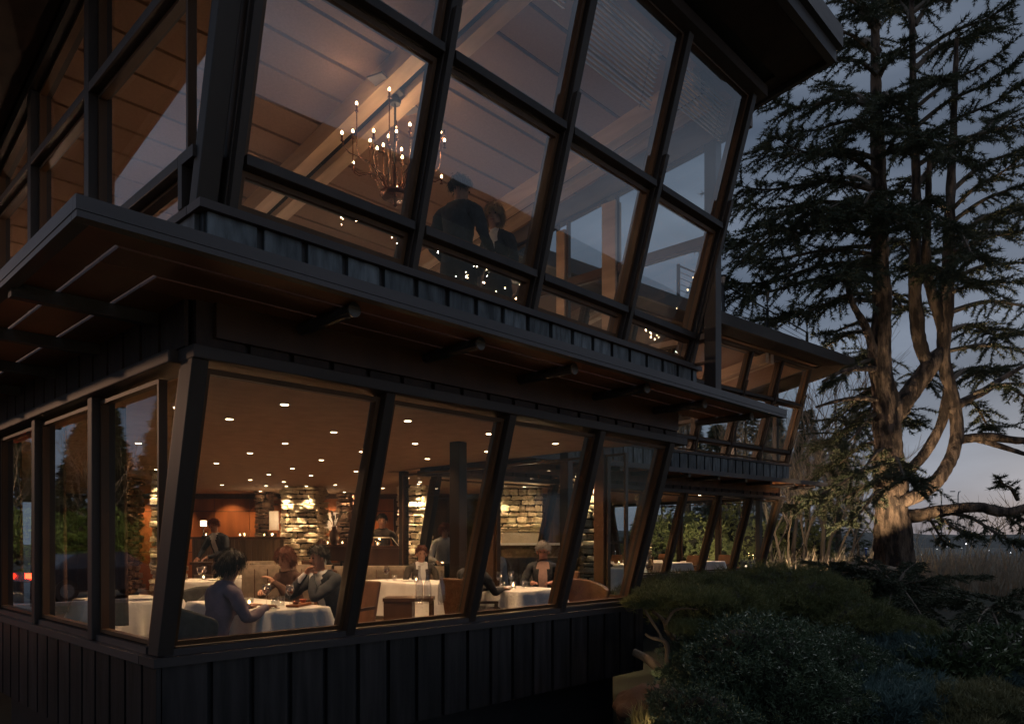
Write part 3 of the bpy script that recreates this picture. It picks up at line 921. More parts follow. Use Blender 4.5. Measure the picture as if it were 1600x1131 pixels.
pd = partition(300, 330, 12.6, .98, DARKW, 'small dark framed console behind the dark haired woman', 'console', False, .78, cat='console')
MB().box(-.15, .15, .05, .12, .3, .76).build('tan_panel', mat('tan_panel', (.30, .21, .14), .7), pd)
bar = partition(772, 884, 16.4, 1.24, RIB, 'long kitchen counter with a bright white top', 'kitchen_counter', True, cat='counter')
MB().box(-.8, .8, -.08, .26, 1.241, 1.29).build('white_top', CLOTH, bar)
MB().box(-.62, .30, .30, .5, 1.0, 1.52).build('back_shelf', mat('cream_tiles', (.75, .62, .48), .4, .1), bar)
point_light((0, -.5, 2.0), 10, (1, .72, .42), .05, bar, 'counter_light')
p = at(838, 820, 18.2)
DR = empty('dark_cabinet', (p.x, p.y, 0), VR, 'tall dark cabinet recessed behind the kitchen counter', 'cabinet')
MB().box(-.40, .40, 0, .3, 1.3, 2.2).build('body', BLACK, DR)
MB().box(-.38, -.01, -.02, -.001, 1.32, 2.18).build('door', DARKW, DR); MB().box(.01, .38, -.02, -.001, 1.32, 2.18).build('door', DARKW, DR)
g = MB(); g.v = [(-.34, .0, 1.25), (.30, .0, 1.25), (.30, .0, 1.40), (-.34, .0, 1.40)]; g.f = [(0, 1, 2, 3)]
g.build('glass_guard', WINEG, pb)
for (a, b) in (((-.34, 0, 1.25), (-.34, 0, 1.4)), ((-.34, 0, 1.4), (.22, 0, 1.4)), ((.22, 0, 1.4), (.34, 0, 1.25))):
    MB().bar(a, b, .012, .012, (0, 1, 0)).build('guard_edge', mat('bright_edge', (.8, .7, .55), .3), pb)

# free standing dark posts
def post(px, D, w, label, z0=0, m=mat('near_black_timber', (.022, .014, .010), .4, .2, 4, (1, 1, .2))):
    p = at(px, 843, D)
    o = MB().box(-w/2, w/2, -w/2, w/2, z0, 2.6).build('timber_post', m, bevel=.01)
    o.location = (p.x, p.y, 0); o.rotation_euler = (0, 0, R(8))
    tag(o, label, 'post')
post(631, 13.4, .13, 'slim dark post in front of the bright stone pillar')
post(716, 9.4, .16, 'thick dark post behind the bottles on the side stand')
post(885, 10.6, .14, 'dark post to the right of the grey haired diner')
# curtains gathered on the left side glass
def curtain(y0, y1, label):
    n = 44; V = []; F = []
    for i in range(n+1):
        y = (y1-y0)*i/n; x = .035*math.sin(i*1.7) + .01*math.sin(i*.6)
        for j, z in enumerate((.62, 1.2, 1.9, 2.5)):
            V.append((x*(1.2-.2*j), y, z))
    for i in range(n):
        for j in range(3): F.append((i*4+j, (i+1)*4+j, (i+1)*4+j+1, i*4+j+1))
    o = npmesh('curtain', np.array(V), np.array(F), mat('dark_brown_drape', (.10, .05, .03), .9, .25, 12), smooth=True)
    o.location = (.24, y0, 0); md = o.modifiers.new('thickness', 'SOLIDIFY'); md.thickness = .006
    tag(o, label, 'curtain', 'drapes gathered behind the side glass')
curtain(1.42, 1.72, 'narrow dark drape beside the first side mullion')
curtain(3.1, 4.2, 'wide dark drape gathered behind the third side pane')
curtain(4.75, 6.1, 'wide dark drape behind the outermost side pane')

# ------------------------------------------------------------------ furniture builders
def cloth_mesh(w, d, drop, seed=0, zt=.75, flare=.045):
    """tablecloth: flat top, skirts that fall in folds and gather at the corners"""
    r_ = random.Random(seed); per = []
    nw, nd = 20, 26
    for i in range(nw): per.append((-w/2 + w*i/nw, -d/2, 0, -1, i/nw))
    for i in range(nd): per.append((w/2, -d/2 + d*i/nd, 1, 0, i/nd))
    for i in range(nw): per.append((w/2 - w*i/nw, d/2, 0, 1, i/nw))
    for i in range(nd): per.append((-w/2, d/2 - d*i/nd, -1, 0, i/nd))
    N = len(per); V = []; F = []
    ph = [r_.uniform(0, 6) for _ in range(4)]
    levels = [0, .012, .10, .25, .45, .70, 1.0]
    for li, t in enumerate(levels):
        for k, (x, y, nx, ny, u) in enumerate(per):
            if li == 0: V.append((x*.992, y*.992, zt)); continue
            corner = min(u, 1-u)
            fl = flare*t*(1.0 + 1.6*math.exp(-corner*9))
            fold = .034*t*math.sin(u*19+ph[0]) + .022*t*math.sin(u*37+ph[1]) + .012*t*math.sin(u*61+ph[2])
            if corner < .06: fold += .05*t
            a, b = nx, ny
            if u < .03 or u > .97:
                sx = 1 if x > 0 else -1; sy = 1 if y > 0 else -1; a, b = sx*.72, sy*.72; 
                if u < .03 and li: pass
            V.append((x + a*(fl+fold+.004), y + b*(fl+fold+.004), zt - drop*t - .002))
    for li in range(len(levels)-1):
        for k in range(N):
            k2 = (k+1) % N
            F.append((li*N+k, (li+1)*N+k, (li+1)*N+k2, li*N+k2))
    me = bpy.data.meshes.new('tablecloth')
    F2 = F + [tuple(range(N))]
    me.from_pydata(V, [], F2); me.update(); me.materials.append(CLOTH)
    me.shade_smooth()
    me.polygons[len(F2)-1].use_smooth = False
    return me

TG = 'dining tables under white cloths'
def table(x, y, w, d, rz, label, clabel, seed=0, drop=.46):
    t = empty('dining_table', (x, y, 0), rz, label, 'table', TG)
    MB().box(-w/2+.01, w/2-.01, -d/2+.01, d/2-.01, .705, .742).build('table_top', DARKW, t)
    MB().lathe([(.24, 0), (.24, .02), (.05, .05), (.04, .70), (.12, .704)], n=14).build('pedestal', BLACK, t)
    c = bpy.data.objects.new('tablecloth', cloth_mesh(w, d, drop, seed)); COL.objects.link(c)
    c.location = (x, y, .003); c.rotation_euler = (0, 0, rz)
    tag(c, clabel, 'tablecloth', 'white tablecloths')
    return t

def chair(name, x, y, rz, label, m=SEATB, round_back=False, h=.92):
    """faces local +y; seat centre at origin"""
    o = empty(name, (x, y, 0), rz, label, 'chair', 'dining chairs')
    s = MB().box(-.23, .23, -.22, .24, .40, .47).build('seat', m, o, bevel=.02)
    if round_back:
        V, F = [], []
        n = 14
        for j, z in enumerate((.30, .50, .68, .80, .86)):
            for i in range(n+1):
                a = math.pi*(1.0 + i/n); rr = .27 + .02*j - (.03 if j == 4 else 0)
                zz = z - .14*(abs(i-n/2)/(n/2))**2 * (j/4)
                V.append((rr*math.cos(a), .06+rr*math.sin(a)*1.0, zz))
        for j in range(4):
            for i in range(n): F.append((j*(n+1)+i, j*(n+1)+i+1, (j+1)*(n+1)+i+1, (j+1)*(n+1)+i))
        b = npmesh('backrest', np.array(V), np.array(F), m, o, smooth=True)
        md = b.modifiers.new('pad', 'SOLIDIFY'); md.thickness = .06; md.offset = 0
        md = b.modifiers.new('soft', 'SUBSURF'); md.levels = md.render_levels = 1
    else:
        MB().hexa([(-.22, -.24, .47), (.22, -.24, .47), (.22, -.19, .47), (-.22, -.19, .47), (-.20, -.34, h), (.20, -.34, h), (.20, -.30, h+.01), (-.20, -.30, h+.01)]).build('backrest', m, o, bevel=.018)
        for sx in (-1, 1):
            MB().bar((sx*.25, -.20, .66), (sx*.25, .16, .64), .035, .03).build('armrest', DARKW, o)
            MB().bar((sx*.25, .14, .42), (sx*.25, .14, .63), .03, .03, (0, 1, 0)).build('arm_post', DARKW, o)
    for sx in (-1, 1):
        for sy in (-1, 1):
            MB().bar((sx*.20, sy*.19, .40), (sx*.22, sy*.22, 0), .035, .035, (0, 1, 0)).build('leg', DARKW, o)
    return o

def wine_glass(x, y, z, label, wine=True, s=1.0):
    o = empty('wine_glass', (x, y, z), 0, label, 'wine glass', 'wine glasses on the tables')
    o.scale = (s, s, s)
    MB().lathe([(.034, 0), (.034, .002), (.004, .006), (.0035, .085), (.018, .095), (.040, .125), (.043, .155), (.034, .205), (.0325, .205), (.041, .155), (.038, .127), (.016, .099), (.001, .097)], n=20).build('bowl', WINEG, o, smooth=True)
    if wine:
        MB().lathe([(.001, .0985), (.0155, .1005), (.0372, .128), (.0395, .142), (.001, .142)], n=18).build('wine', mat('red_wine', (.12, .012, .01), .05, .1, bump=0), o, smooth=True)
    return o
def tumbler(x, y, z, label, h=.09):
    o = MB().lathe([(.030, 0), (.034, h), (.032, h), (.028, .008), (.001, .008)], n=16).build('water_glass', WINEG, None, smooth=True)
    o.location = (x, y, z); tag(o, label, 'water glass', 'water glasses on the tables')
def votive(x, y, z, label, pw=.5):
    o = empty('votive_candle', (x, y, z), 0, label, 'candle', 'candles in glasses')
    MB().lathe([(.036, 0), (.038, .09), (.036, .09), (.033, .006), (.001, .006)], n=16).build('glass_cup', WINEG, o, smooth=True)
    MB().lathe([(.020, .007), (.020, .028), (.001, .029)], n=12).build('wax', CLOTH, o)
    MB().lathe([(.003, .031), (.0095, .040), (.006, .054), (.001, .064)], n=10).build('flame', CANDLE, o)
    if pw: point_light((0, 0, .13), pw, (1, .55, .24), .02, o, 'candle_glow')
    return o
def plate(x, y, z, r, label, m=CLOTH):
    o = MB().lathe([(.6*r, 0), (r, .014), (.98*r, .017), (.62*r, .005), (.001, .005)], n=24).build('plate', m, None, smooth=True)
    o.location = (x, y, z); tag(o, label, 'plate', 'plates on the tables')
def cutlery(x, y, z, rz, label):
    o = empty('cutlery', (x, y, z), rz, label, 'cutlery', 'cutlery on the tables')
    MB().bar((0, -.1, .004), (0, .1, .004), .012, .003).build('knife', STEEL, o); MB().bar((.03, -.1, .004), (.03, .08, .004), .01, .003).build('fork', STEEL, o)

# ---- table one, by the corner
table(1.345, 1.22, .66, 1.50, 0, 'front dining table in the corner of the glass', 'white cloth of the front table, cool grey on its window side', 1)
T = .756
wine_glass(1.33, .98, T, 'red wine glass at the front table, left of the pair')
wine_glass(1.50, .86, T, 'smaller wine glass beside the serving board on the front table', True, .92)
tumbler(1.30, .78, T, 'short water glass at the left end of the serving board')
tumbler(1.40, .84, T, 'short water glass between wine glass and serving board')
votive(1.13, .92, T, 'bright candle glass on the front table', .9)
plate(1.22, 1.10, T, .10, 'small white plate beside the candle on the front table')
tr = empty('serving_board', (1.50, .70, T), R(38), 'wooden serving board with two small dishes on the front table', 'serving board')
MB().box(-.16, .16, -.06, .06, .0, .022).build('board', WOODP, tr, bevel=.004)
def bowl_(x, y, z, label, m):
    o = MB().lathe([(.02, 0), (.036, .03), (.034, .032), (.02, .022), (.001, .026)], n=16).build('small_dish', m, None, smooth=True)
    o.location = (x, y, z); tag(o, label, 'dish', 'small dishes on the serving board')
bowl_(1.44, .655, T+.022, 'small dish at the left end of the serving board', BRASS)
bowl_(1.58, .765, T+.022, 'small dish of red food at the right end of the board', mat('red_food', (.45, .10, .04), .5))
cutlery(1.15, .62, T, R(60), 'knife and fork at the near corner of the front table')
for i, (gx, gy) in enumerate([(1.12, 1.25), (1.2, 1.4), (1.05, 1.45)]):
    tumbler(gx, gy, T, ['first', 'second', 'third'][i] + ' water glass behind the candle of the front table')
wine_glass(1.25, 1.62, T, 'wine glass at the far end of the front table')

# ---- table by the left glass
table(.74, 2.75, .70, .95, R(3), 'dining table behind the upright side glass', 'white cloth seen through the side glass left of the corner', 4)
votive(.72, 2.95, T, 'candle glass on the table behind the side glass', .6)
wine_glass(.58, 2.70, T, 'wine glass on the table behind the side glass'); plate(.80, 2.50, T, .13, 'white plate on the table behind the side glass')
plate(.62, 3.05, T, .11, 'white plate at the far side of the side glass table'); cutlery(.66, 2.42, T, R(-70), 'cutlery near the plate by the side glass')
chair('round_chair', 1.25, 2.60, R(95), 'taupe round backed chair left of the corner column, by the side table', SEATG, True)

# ---- long table in the middle
table(4.83, 3.10, .80, 1.55, R(-5), 'long dining table behind the brown armchair', 'white cloth of the long middle table with deep folds', 6, .50)
wine_glass(4.62, 3.55, T, 'wine glass at the left end of the middle table'); wine_glass(4.75, 3.70, T, 'second wine glass at the left end of the middle table')
tumbler(4.66, 3.40, T, 'water glass at the left end of the middle table')
votive(4.60, 2.82, T, 'candle glass between the tall carafes on the middle table', .6)
plate(4.72, 3.15, T, .12, 'white plate in the centre of the middle table')
chair('armchair', 3.28, 2.66, R(-78), 'brown wooden armchair with a tall back in front of the middle table', SEATB, False, .99)
# side stand with carafes
st = empty('side_stand', (3.62, 1.75, 0), R(-45), 'dark side stand carrying tall glass carafes', 'side table')
MB().box(-.30, .30, -.18, .18, .62, .66).build('top', DARKW, st); MB().box(-.29, .05, -.17, .17, .30, .619).build('cupboard', DARKW, st)
for sx in (-.27, .27):
    for sy in (-.15, .15): MB().box(sx-.018, sx+.018, sy-.018, sy+.018, 0, .30 if sx < 0 else .62).build('leg', DARKW, st)
def carafe(px, D, h, label, z=.66):
    p = at(px, 940, D)
    o = MB().lathe([(.040, 0), (.044, .06), (.040, .55*h), (.016, .74*h), (.014, .98*h), (.018, h), (.015, h), (.012, .75*h), (.036, .54*h), (.040, .06), (.001, .006)], n=18).build('carafe', WINEG, None, smooth=True)
    o.location = (p.x, p.y, z); tag(o, label, 'carafe', 'tall glass carafes on the side stand')
carafe(655, 8.0, .42, 'tallest clear carafe, first from the armchair'); carafe(668, 8.15, .38, 'clear carafe second from the armchair')
carafe(690, 8.0, .37, 'clear carafe at the right end of the side stand')

# ---- old man's table
table(4.64, .93, .84, .86, R(2), 'dining table of the grey haired man near the right hand mullion', 'smooth white cloth in front of the grey haired man', 9, .50)
wine_glass(4.55, 1.12, T, 'empty wine glass left of the pair before the grey haired man', False); wine_glass(4.74, 1.10, T, 'empty wine glass right of the pair before the grey haired man', False)
votive(4.60, .93, T, 'bright candle glass on the grey haired man\'s table', .9)
tumbler(4.46, .98, T, 'short tumbler left of the candle on the right hand table'); tumbler(4.76, .88, T, 'short tumbler right of the candle on the right hand table')
plate(4.34, .85, T, .11, 'dark plate with food at the left side of the right hand table', SEATB)
ph = MB().box(-.04, .04, -.08, .08, 0, .012).build('folded_menu', BLACK); ph.location = (4.98, 1.02, T); tag(ph, 'black folded menu on the cloth before the grey haired man', 'menu')
chair('armchair', 5.62, 1.12, R(96), 'dark armchair under the grey haired man', SEATB)
chair('armchair', 3.84, .86, R(-92), 'dark armchair under the bald diner', SEATB)
chair('round_chair', 5.35, .42, R(150), 'brown round backed chair left of the end mullion', SEATB, True, .9)
# seats of the front table
chair('round_chair', .52, .66, R(-90), 'grey round backed chair under the woman in lilac', SEATG, True)
chair('armchair', 2.28, 1.15, R(93), 'dark armchair under the man in the dark suit', SEATB)
chair('armchair', 2.30, 1.88, R(95), 'dark armchair under the woman beside the suited man', SEATB)

# ---- tables further back
def far_table(px, py, w, d, label, clabel, rz, seed, cnd=True):
    p = at_z(px, py, .75)
    table(p.x, p.y, w, d, rz, label, clabel, seed)
    wine_glass(p.x+.1, p.y+.2, T, 'wine glass on the %s' % label.replace('dining ', '')); wine_glass(p.x-.12, p.y-.15, T, 'second wine glass on the %s' % label.replace('dining ', ''))
    nap = MB().hexa([(-.09, -.06, 0), (.09, -.06, 0), (.09, .06, 0), (-.09, .06, 0), (-.02, -.05, .09), (.02, -.05, .09), (.02, .05, .09), (-.02, .05, .09)]).build('napkin', CLOTH); nap.location = (p.x+.22, p.y-.18, T); tag(nap, 'folded white napkin on the %s' % label.replace('dining ', ''), 'napkin')
    tumbler(p.x-.22, p.y+.12, T, 'water glass on the %s' % label.replace('dining ', '')); plate(p.x+.05, p.y-.25, T, .12, 'white plate on the %s' % label.replace('dining ', ''))
    if cnd: votive(p.x, p.y, T, 'candle on the %s' % label.replace('dining ', ''), .6)
    return p
far_table(395, 900, .8, .8, 'small dining table behind the woman in lilac', 'cloth of the small table beyond the front candle', VR, 11)
far_table(318, 906, .8, .9, 'dining table between waiter and corner column', 'cloth of the table at the waiter\'s left', VR, 12)
far_table(802, 884, 1.9, .8, 'dining table behind the grey haired man', 'long pale cloth behind the grey haired man', VR, 13)
far_table(925, 887, 1.5, .8, 'dining table seen beyond the end glass', 'cloth of the table beyond the end glass', VR, 14)
far_table(720, 893, .9, .8, 'dining table hidden by the thick post', 'cloth of the table behind the thick post', VR, 15)
for i, (lx, ly, rz) in enumerate([(3.0, .9, .0), (5.0, 1.0, 0), (6.9, 1.0, 0), (8.9, 1.0, 0), (10.6, 1.1, 0), (7.9, 2.9, 0), (10.2, 3.0, 0)]):
    p_ = W2.matrix_basis @ Vector((lx, ly, 0)); wd = ['first', 'second', 'third', 'fourth', 'last', 'inner left', 'inner right'][i]
    table(p_.x, p_.y, 1.0, .8, ang, '%s dining table in the far wing counted from the left' % wd, '%s white cloth in the far wing counted from the left' % wd, 20+i)
    q_ = W2.matrix_basis @ Vector((lx+.8, ly, 0)); chair('armchair', q_.x, q_.y, ang+R(90), 'brown chair right of the %s table in the far wing' % wd, SEATB)
    votive(p_.x, p_.y, .756, 'candle on the %s table of the far wing' % wd, .5)
MB().box(.3, L2-.3, 0, 4.2, .0, .05).build('floor_slab', FLOORM, W2)

# banquettes: curved booth backs
def banquette(px, py, D, w, label, m=SEAT, ztop=.98, bow=.25):
    p = at(px, 843, D); V, F = [], []
    n = 20
    for i in range(n+1):
        u = -1+2*i/n; x = w/2*u; y = bow*u*u*-1
        for (dy, z) in ((0, .05), (-.02, .45), (.02, .80), (.06, ztop), (.14, ztop+.01), (.20, ztop-.03), (.20, .05)):
            V.append((x, y+dy, z))
    for i in range(n):
        for j in range(6): F.append((i*7+j, (i+1)*7+j, (i+1)*7+j+1, i*7+j+1))
    o = empty('banquette', (p.x, p.y, 0), VR, label, 'banquette', 'curved upholstered booths')
    npmesh('backrest', np.array(V), np.array(F), m, o, smooth=True)
    MB().box(-w/2*.9, w/2*.9, -.55, -.27, .30, .46).build('seat', m, o, bevel=.03)
    for k in range(1, 8):
        x = -w/2 + w*k/8; u = x/(w/2); MB().box(x-.006, x+.006, -bow*u*u-.022, -bow*u*u-.008, .46, ztop-.05).build('seam', SEATB, o)
banquette(455, 0, 11.0, 1.3, 'taupe channelled booth behind the suited couple')
banquette(405, 0, 12.8, 1.0, 'small taupe booth right of the waiter')
banquette(610, 0, 12.2, 1.8, 'long low booth below the dark service counter', SEAT, .92)
banquette(850, 0, 13.8, 1.9, 'ribbed booth directly behind the grey haired man', SEAT, 1.02)
banquette(715, 0, 13.6, 1.3, 'booth behind the thick dark post', SEAT, .95)

# little things on the partitions
for i, (px, D) in enumerate([(322, 15.1), (375, 15.1), (382, 15.1), (413, 15.1), (425, 15.1)]):
    p = at(px, 843, D); votive(p.x, p.y, 1.42, '%s candle from the left on the ribbed partition' % ['first', 'second', 'third', 'fourth', 'fifth'][i], .25)
for i, (px, D) in enumerate([(512, 16.1), (535, 16.1), (550, 16.1)]):
    p = at(px, 843, D); votive(p.x, p.y, 1.26, '%s candle from the left on the dark console' % ['first', 'second', 'third'][i], .5)
p = at(590, 843, 13.5); votive(p.x, p.y, 1.25, 'candle on the dark service counter', .6)
p = at(318, 843, 15.15)
lp = empty('table_lamp', (p.x, p.y, 1.42), 0, 'small square lit lamp on the ribbed partition', 'lamp')
MB().box(-.03, .03, -.03, .03, 0, .03).build('base', BLACK, lp); MB().box(-.008, .008, -.008, .008, .03, .22).build('stem', BLACK, lp)
MB().box(-.045, .045, -.045, .045, .22, .33).build('lamp_shade', emit('lamp_shade_glow', (1, .72, .42), 5), lp)
def vase(px, D, z, label):
    p = at(px, 843, D); o = empty('vase', (p.x, p.y, z), 0, label, 'vase')
    MB().lathe([(.07, 0), (.11, .12), (.09, .25), (.045, .34), (.06, .38), (.05, .38), (.001, .3)], n=16).build('body', DARKW, o, smooth=True)
    r_ = random.Random(4); b = MB()
    for k in range(16):
        a = r_.uniform(0, 6.28); s = r_.uniform(.05, .2)
        b.tube([(0, 0, .3), (s*.5*math.cos(a), s*.5*math.sin(a), .5), (s*math.cos(a), s*math.sin(a), r_.uniform(.55, .75))], [.006, .005, .018], 5)
    b.build('dried_stems', RIB, o)
vase(522, 16.1, 1.26, 'large dark vase with dried stems on the console')

# ================================================================== people
SKINM = mat('skin', (.50, .26, .17), .55, .08, 20, bump=.05, spec=.4)
SKINR = mat('ruddy_skin', (.55, .24, .16), .5, .1, 20, bump=.05)
SUIT = mat('navy_wool_suit', (.030, .034, .045), .85, .2, 30, bump=.2)
SUITB = mat('brown_wool_suit', (.050, .038, .030), .85, .2, 30, bump=.2)
SHIRTW = mat('white_shirt', (.75, .74, .72), .8, .05, 20)
SHIRTP = mat('pink_striped_shirt', (.62, .40, .34), .8, .1, 20)
LILAC = mat('lilac_blouse', (.24, .18, .24), .8, .15, 14)
RUST = mat('rust_blouse', (.10, .045, .028), .8, .2, 14)
GREYT = mat('pale_grey_top', (.45, .42, .40), .8, .1, 14)
TROUS = mat('dark_trousers', (.025, .024, .028), .85, .2, 20)
SHOE = mat('black_shoes', (.012, .012, .012), .3, .1)
HAIRD = mat('dark_hair', (.025, .016, .010), .5, .4, 60, (1, 1, .2), .4)
HAIRR = mat('red_brown_hair', (.16, .045, .02), .5, .4, 60, (1, 1, .2), .4)
HAIRG = mat('grey_hair', (.42, .39, .36), .6, .3, 60, (1, 1, .2), .4)
EYE = mat('dark_eye', (.02, .015, .01), .2, .05, bump=0)

def person(loc, rz, label, top=SUIT, shirt=None, legs=TROUS, hair=HAIRD, skin=SKINM, sit=True, h=1.72, lean=0., turn=0., nod=0.,
           armL=None, armR=None, bald=False, glasses=False, long_hair=False, female=False, skirt=False, group=None):
    """one skinned figure; local +y is forward, +x its right. arms: (elbow, wrist) in local metres for a 1.72 m figure"""
    k = h/1.72
    root = empty('person', loc, rz, label, 'person', group or 'diners and staff')
    sw = .165 if female else .195
    if sit:
        hip = Vector((0, 0, .53)); 
        L = {'kneeL': (-.10, .44, .53), 'ankL': (-.11, .46, .09), 'toeL': (-.12, .62, .04), 'kneeR': (.10, .44, .53), 'ankR': (.11, .42, .09), 'toeR': (.12, .58, .04)}
    else:
        hip = Vector((0, 0, .93))
        L = {'kneeL': (-.10, .02, .50), 'ankL': (-.10, -.02, .09), 'toeL': (-.13, .14, .035), 'kneeR': (.11, .03, .50), 'ankR': (.13, .02, .09), 'toeR': (.18, .17, .035)}
    def up(d, f=0., x=0.):
        a = lean; return hip + Vector((x, math.sin(a)*d + math.cos(a)*f, math.cos(a)*d - math.sin(a)*f))
    waist, chest, neck0 = up(.17), up(.36, .01), up(.50, .0)
    sL, sR = up(.46, -.01, -sw), up(.46, -.01, sw)
    neck = up(.56, .015)
    hc = neck + Vector((0, .03, .125))
    if armL is None: armL = ((-.27, .10, hip.z+.22), (-.16, .36, hip.z+.22)) if sit else ((-.27, -.02, 1.13), (-.27, .10, .88))
    if armR is None: armR = ((.27, .10, hip.z+.22), (.16, .36, hip.z+.22)) if sit else ((.27, -.02, 1.13), (.27, .10, .88))
    J = []; E = []; RD = []
    def add(p, r, parent=None):
        J.append(Vector(p)); RD.append(r)
        if parent is not None: E.append((parent, len(J)-1))
        return len(J)-1
    fm = .92 if female else 1
    i0 = add(hip, (.150 if not female else .155, .115)); i1 = add(waist, (.135*fm*fm, .105*fm), i0); i2 = add(chest, (.165*fm, .118*fm), i1)
    i3 = add(neck0, (.10*fm, .075*fm), i2); i4 = add(neck, (.052*fm, .055*fm), i3)
    rh = Matrix.Rotation(turn, 3, 'Z') @ Matrix.Rotation(-nod, 3, 'X')
    def hd(v): return hc + rh @ Vector(v)
    i5 = add(hd((0, .005, -.065)), (.056, .062), i4); i6 = add(hd((0, .004, .015)), (.074, .088), i5); i7 = add(hd((0, -.008, .078)), (.060, .072), i6)
    for s, S, A, nm in ((-1, sL, armL, 'L'), (1, sR, armR, 'R')):
        a = add(S, (.066*fm, .062*fm), i2 if False else i3); el = Vector(A[0]); wr = Vector(A[1])
        b = add(el, (.047*fm, .045*fm), a); mid = add((el+wr)/2, (.042*fm, .040*fm), b); c = add(wr, (.028, .024), mid)
        d = (wr-el).normalized(); pm = wr + d*.055
        side = d.cross(Vector((0, 0, 1)));
        side = side.normalized() if side.length > .1 else Vector((1, 0, 0))
        if s < 0: side = -side
        nrm = side.cross(d).normalized()
        if nrm.z > 0: nrm = -nrm                    # palm side roughly downwards
        pl = add(pm, (.036, .016), c)
        for q, (off, ln) in enumerate(((-.028, .062), (-.010, .074), (.010, .070), (.027, .056))):
            kn = add(pm + d*.030 + side*off, (.0095, .0095), pl); m1 = add(pm + d*(.030+ln*.5) + side*off*1.15 + nrm*.012, (.0082, .0082), kn)
            add(pm + d*(.030+ln*.86) + side*off*1.15 + nrm*.038, (.0065, .0065), m1)
        t1 = add(wr + d*.030 - side*.036, (.0115, .0115), pl); add(wr + d*.072 - side*.052 + nrm*.012, (.0085, .0085), t1)
    for s, nm in ((-1, 'L'), (1, 'R')):
        a = add(hip + Vector((s*.095, .01 if sit else 0, -.03)), (.095, .095), i0)
        kk = Vector(L['knee'+nm]); b = add((J[a]+kk)/2, (.082, .08), a); c = add(kk, (.060, .060), b)
        an = Vector(L['ank'+nm]); m1 = add(kk*.6+an*.4, (.055, .055), c); e = add(an, (.038, .04), m1); add(L['toe'+nm], (.036, .026), e)
    me = bpy.data.meshes.new('body'); me.from_pydata([j*k for j in J], E, []); me.update()
    ob = bpy.data.objects.new('body', me); COL.objects.link(ob)
    md = ob.modifiers.new('skin', 'SKIN'); md.use_smooth_shade = True
    sv = me.skin_vertices[0].data
    for i, r in enumerate(RD): sv[i].radius = (r[0]*k, r[1]*k)
    sv[0].use_root = True
    md2 = ob.modifiers.new('sub', 'SUBSURF'); md2.levels = md2.render_levels = 2
    dg = bpy.context.evaluated_depsgraph_get()
    me2 = bpy.data.meshes.new_from_object(ob.evaluated_get(dg)); me2.name = 'body'
    ob.modifiers.clear(); ob.data = me2; ob.parent = root
    bpy.data.meshes.remove(me)
    me2.materials.clear()
    for q in (skin, top, shirt or top, legs, SHOE): me2.materials.append(q)
    # garment by nearest joint region
    wrL, wrR = Vector(armL[1])*k, Vector(armR[1])*k
    Zn = neck.z*k + .005*k
    PC = np.array([tuple(p.center) for p in me2.polygons]); best = np.full(len(PC), 9.); lab = np.zeros(len(PC), int)
    for (ea, eb) in E:
        A_, B_ = np.array(J[ea])*k, np.array(J[eb])*k; AB = B_-A_
        t_ = np.clip(((PC-A_) @ AB)/(AB @ AB + 1e-9), 0, 1); d_ = np.linalg.norm(PC-A_-t_[:, None]*AB, axis=1) - np.array([(RD[ea][0]+RD[ea][1])/2, (RD[eb][0]+RD[eb][1])/2]).mean()*k
        w_ = d_ < best; best[w_] = d_[w_]; lab[w_] = 1 if RD[eb][0] < .040 and RD[ea][0] <= .0365 and ea != 0 and J[eb].z > .2 else 0
    for pi, p in enumerate(me2.polygons):
        c = p.center; m = 1
        lz = c.z/k
        dl, dr = (c-wrL).length, (c-wrR).length
        elL, elR = Vector(armL[0])*k, Vector(armR[0])*k
        if c.z > Zn and (Vector((c.x, c.y, 0)) - Vector((neck.x*k, neck.y*k, 0))).length < .13: m = 0
        elif lab[pi] and min(dl, dr) < .2*k: m = 0
        elif sit and (lz < .62 and (c.y/k > .14 or lz < .47)): m = 3 if lz > .10 else 4
        elif (not sit) and lz < .95: m = 3 if lz > .10 else 4
        elif shirt:
            f = p.normal.y
            hgt = (lz - hip.z)/.52
            if f > .25 and hgt > .12 and abs(c.x/k) < .012 + .085*max(0, hgt-.12) and lz > hip.z+.1: m = 2
        if skirt and m == 3 and lz > .3: m = 1
        p.material_index = m
    me2.shade_smooth()
    # creases in the clothes
    cloth = set()
    for p in me2.polygons:
        if p.material_index in (1, 2, 3): cloth.update(p.vertices)
    nr = [v.normal.copy() for v in me2.vertices]; sd_ = len(label)*1.7
    for vi in cloth:
        v = me2.vertices[vi]; c = v.co
        f = mnoise.noise(Vector((c.x*9+sd_, c.y*9, c.z*16))) * .012 + abs(mnoise.noise(Vector((c.x*20, c.y*20+sd_, c.z*30)))) * .009
        v.co = c + nr[vi]*(f+.004)
    # face
    fb = MB()
    nz = [hd((-.013, .078, -.022)), hd((.013, .078, -.022)), hd((0, .082, .022)), hd((0, .108, -.018)), hd((0, .080, -.030))]
    fb.v = [tuple(q*k) for q in nz]; fb.f = [(0, 3, 2), (3, 1, 2), (0, 4, 3), (4, 1, 3)]
    fb.build('nose', skin, ob, smooth=True)
    for s in (-1, 1):
        e = MB(); c = hd((s*.030, .078, .014))*k
        e.lathe([(.001, -.008), (.008, -.004), (.0085, 0), (.008, .004), (.001, .008)], c, 8).build('eye', EYE, ob, smooth=True)
        e = MB(); c = hd((s*.079, .0, -.005))*k
        e.lathe([(.003, -.028), (.010, -.015), (.014, .01), (.010, .024), (.002, .03)], c, 8).build('ear', skin, ob, smooth=True)
    mo = MB(); mo.bar(hd((-.022, .083, -.052))*k, hd((.022, .083, -.052))*k, .009, .007).build('mouth', mat('lips', (.32, .10, .08), .5, .1, bump=0), ob)
    # hair: cap that follows the skull
    V, F = [], []
